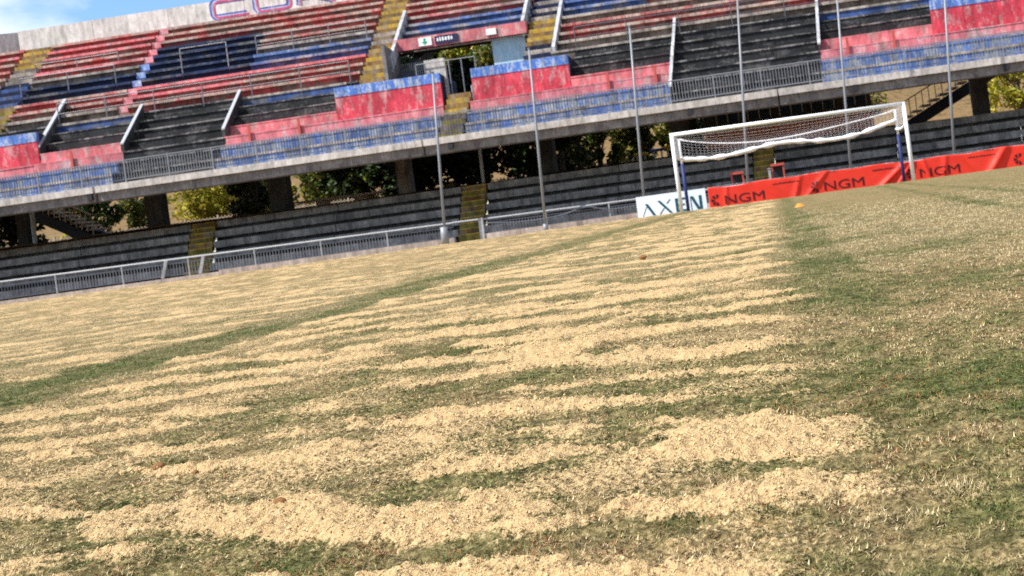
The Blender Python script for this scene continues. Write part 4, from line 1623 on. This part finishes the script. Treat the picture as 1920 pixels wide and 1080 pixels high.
tree('tree', (-21.8, 74.5, 3.2), 11.5, 2.6, OG + MG, 5000, 'tall tree behind the left side of the stand opening', GB, 17, 0.25, 0.22)
tree('tree', (-46.5, 60.0, 2.35), 7.5, 2.6, DG, 4500, 'dark tree at the far left under the stand', GB, 18, 0.0, 0.2)
tree('tree', (-41.3, 69.0, 2.6), 4.6, 1.3, OG + YG[:1] + MG, 2800, 'small olive tree seen just left of the second column from the left', GB, 19, 0.0, 0.15)
tree('tree', (-28.4, 68.5, 2.6), 6.0, 2.2, MG + OG + YG[:1], 4000, 'dark olive tree behind the left end of the long stone bench', GB, 20, 0.0, 0.18)
tree('tree', (-23.0, 64.6, 2.4), 6.0, 1.6, DG + MG, 4000, 'dark tree between the fourth column and the short stone bench', GB, 21, 0.0, 0.19)
tree('tree', (-10.4, 64.2, 2.4), 7.0, 1.5, DG + MG + YG[:1], 3800, 'dark tree close behind the third net pole', GB, 22, 0.0, 0.18)
tree('tree', (-13.4, 69.5, 2.6), 12.8, 2.6, OG + MG + YG[:1], 5600, 'tall olive tree behind the right side of the stand opening', GB, 23, 0.2, 0.22)
tree('tree', (-51.5, 62.0, 2.35), 7.5, 2.6, DG, 4200, 'dark tree outside the left end of the stand', GB, 24, 0.0, 0.2)
tree('tree', (-0.8, 64.0, 2.35), 7.5, 2.2, DG + OG, 4000, 'dark olive tree rising behind the brick building', GB, 25, 0.0, 0.19)
tree('tree', (-25.6, 65.6, 2.4), 5.5, 1.8, DG + MG + YG[:1], 4200, 'dark tree between the third and fourth columns behind the bench', GB, 26, 0.0, 0.19)
tree('tree', (-18.3, 61.4, 2.35), 7.5, 2.3, DG, 4600, 'dark tree right of the short stone bench', GB, 27, 0.0, 0.19)
tree('tree', (-14.0, 61.6, 2.35), 7.5, 2.3, DG + MG[:1], 4600, 'dark tree just right of the thin pale support post', GB, 28, 0.0, 0.19)
tree('tree', (-31.9, 64.6, 2.4), 5.5, 0.9, DG + OG, 2400, 'narrow dark tree left of the third column', GB, 29, 0.0, 0.17)
tree('tree', (-44.2, 62.5, 2.35), 6.5, 2.0, DG, 4200, 'dark tree behind the leftmost outside staircase', GB, 30, 0.0, 0.19)
tree('bush', (-38.8, 80.0, 4.0), 3.0, 2.0, OG, 2200, 'low olive bush on the dry hillside at the left', GB, 31, 0.0, 0.17)
tree('bush', (7.4, 84.0, 4.6), 3.4, 1.8, OG + YG[:1], 2400, 'low olive bush on the hillside behind the right outside staircase', GB, 32, 0.0, 0.17)
tree('tree', (-15.4, 66.5, 2.4), 13.4, 2.4, YG + OG + MG, 6500, 'tall olive tree in the middle of the stand opening', GB, 33, 0.35, 0.2)

tree('tree', (-18.4, 66.5, 2.4), 10.8, 2.0, YG + YG + MG, 6000, 'tall yellow green tree left of centre in the stand opening', GB, 34, 0.35, 0.18)
tree('tree', (-23.6, 69.0, 2.6), 11.2, 2.2, MG + OG + YG[:1], 5600, 'tall green tree beside the left wall of the stand opening', GB, 35, 0.4, 0.2)
tree('bush', (-44.6, 68.0, 2.5), 4.2, 1.5, YG + OG, 2800, 'yellow green bush behind the left outside staircase', GB, 36, 0.0, 0.16)
tree('bush', (-30.2, 70.0, 2.7), 4.6, 1.5, YG + MG, 2800, 'yellow green bush right of the third column from the left', GB, 37, 0.0, 0.16)
tree('bush', (-12.2, 67.5, 2.5), 5.0, 1.5, YG + MG, 2800, 'yellow green bush between the second and third net poles', GB, 38, 0.0, 0.16)
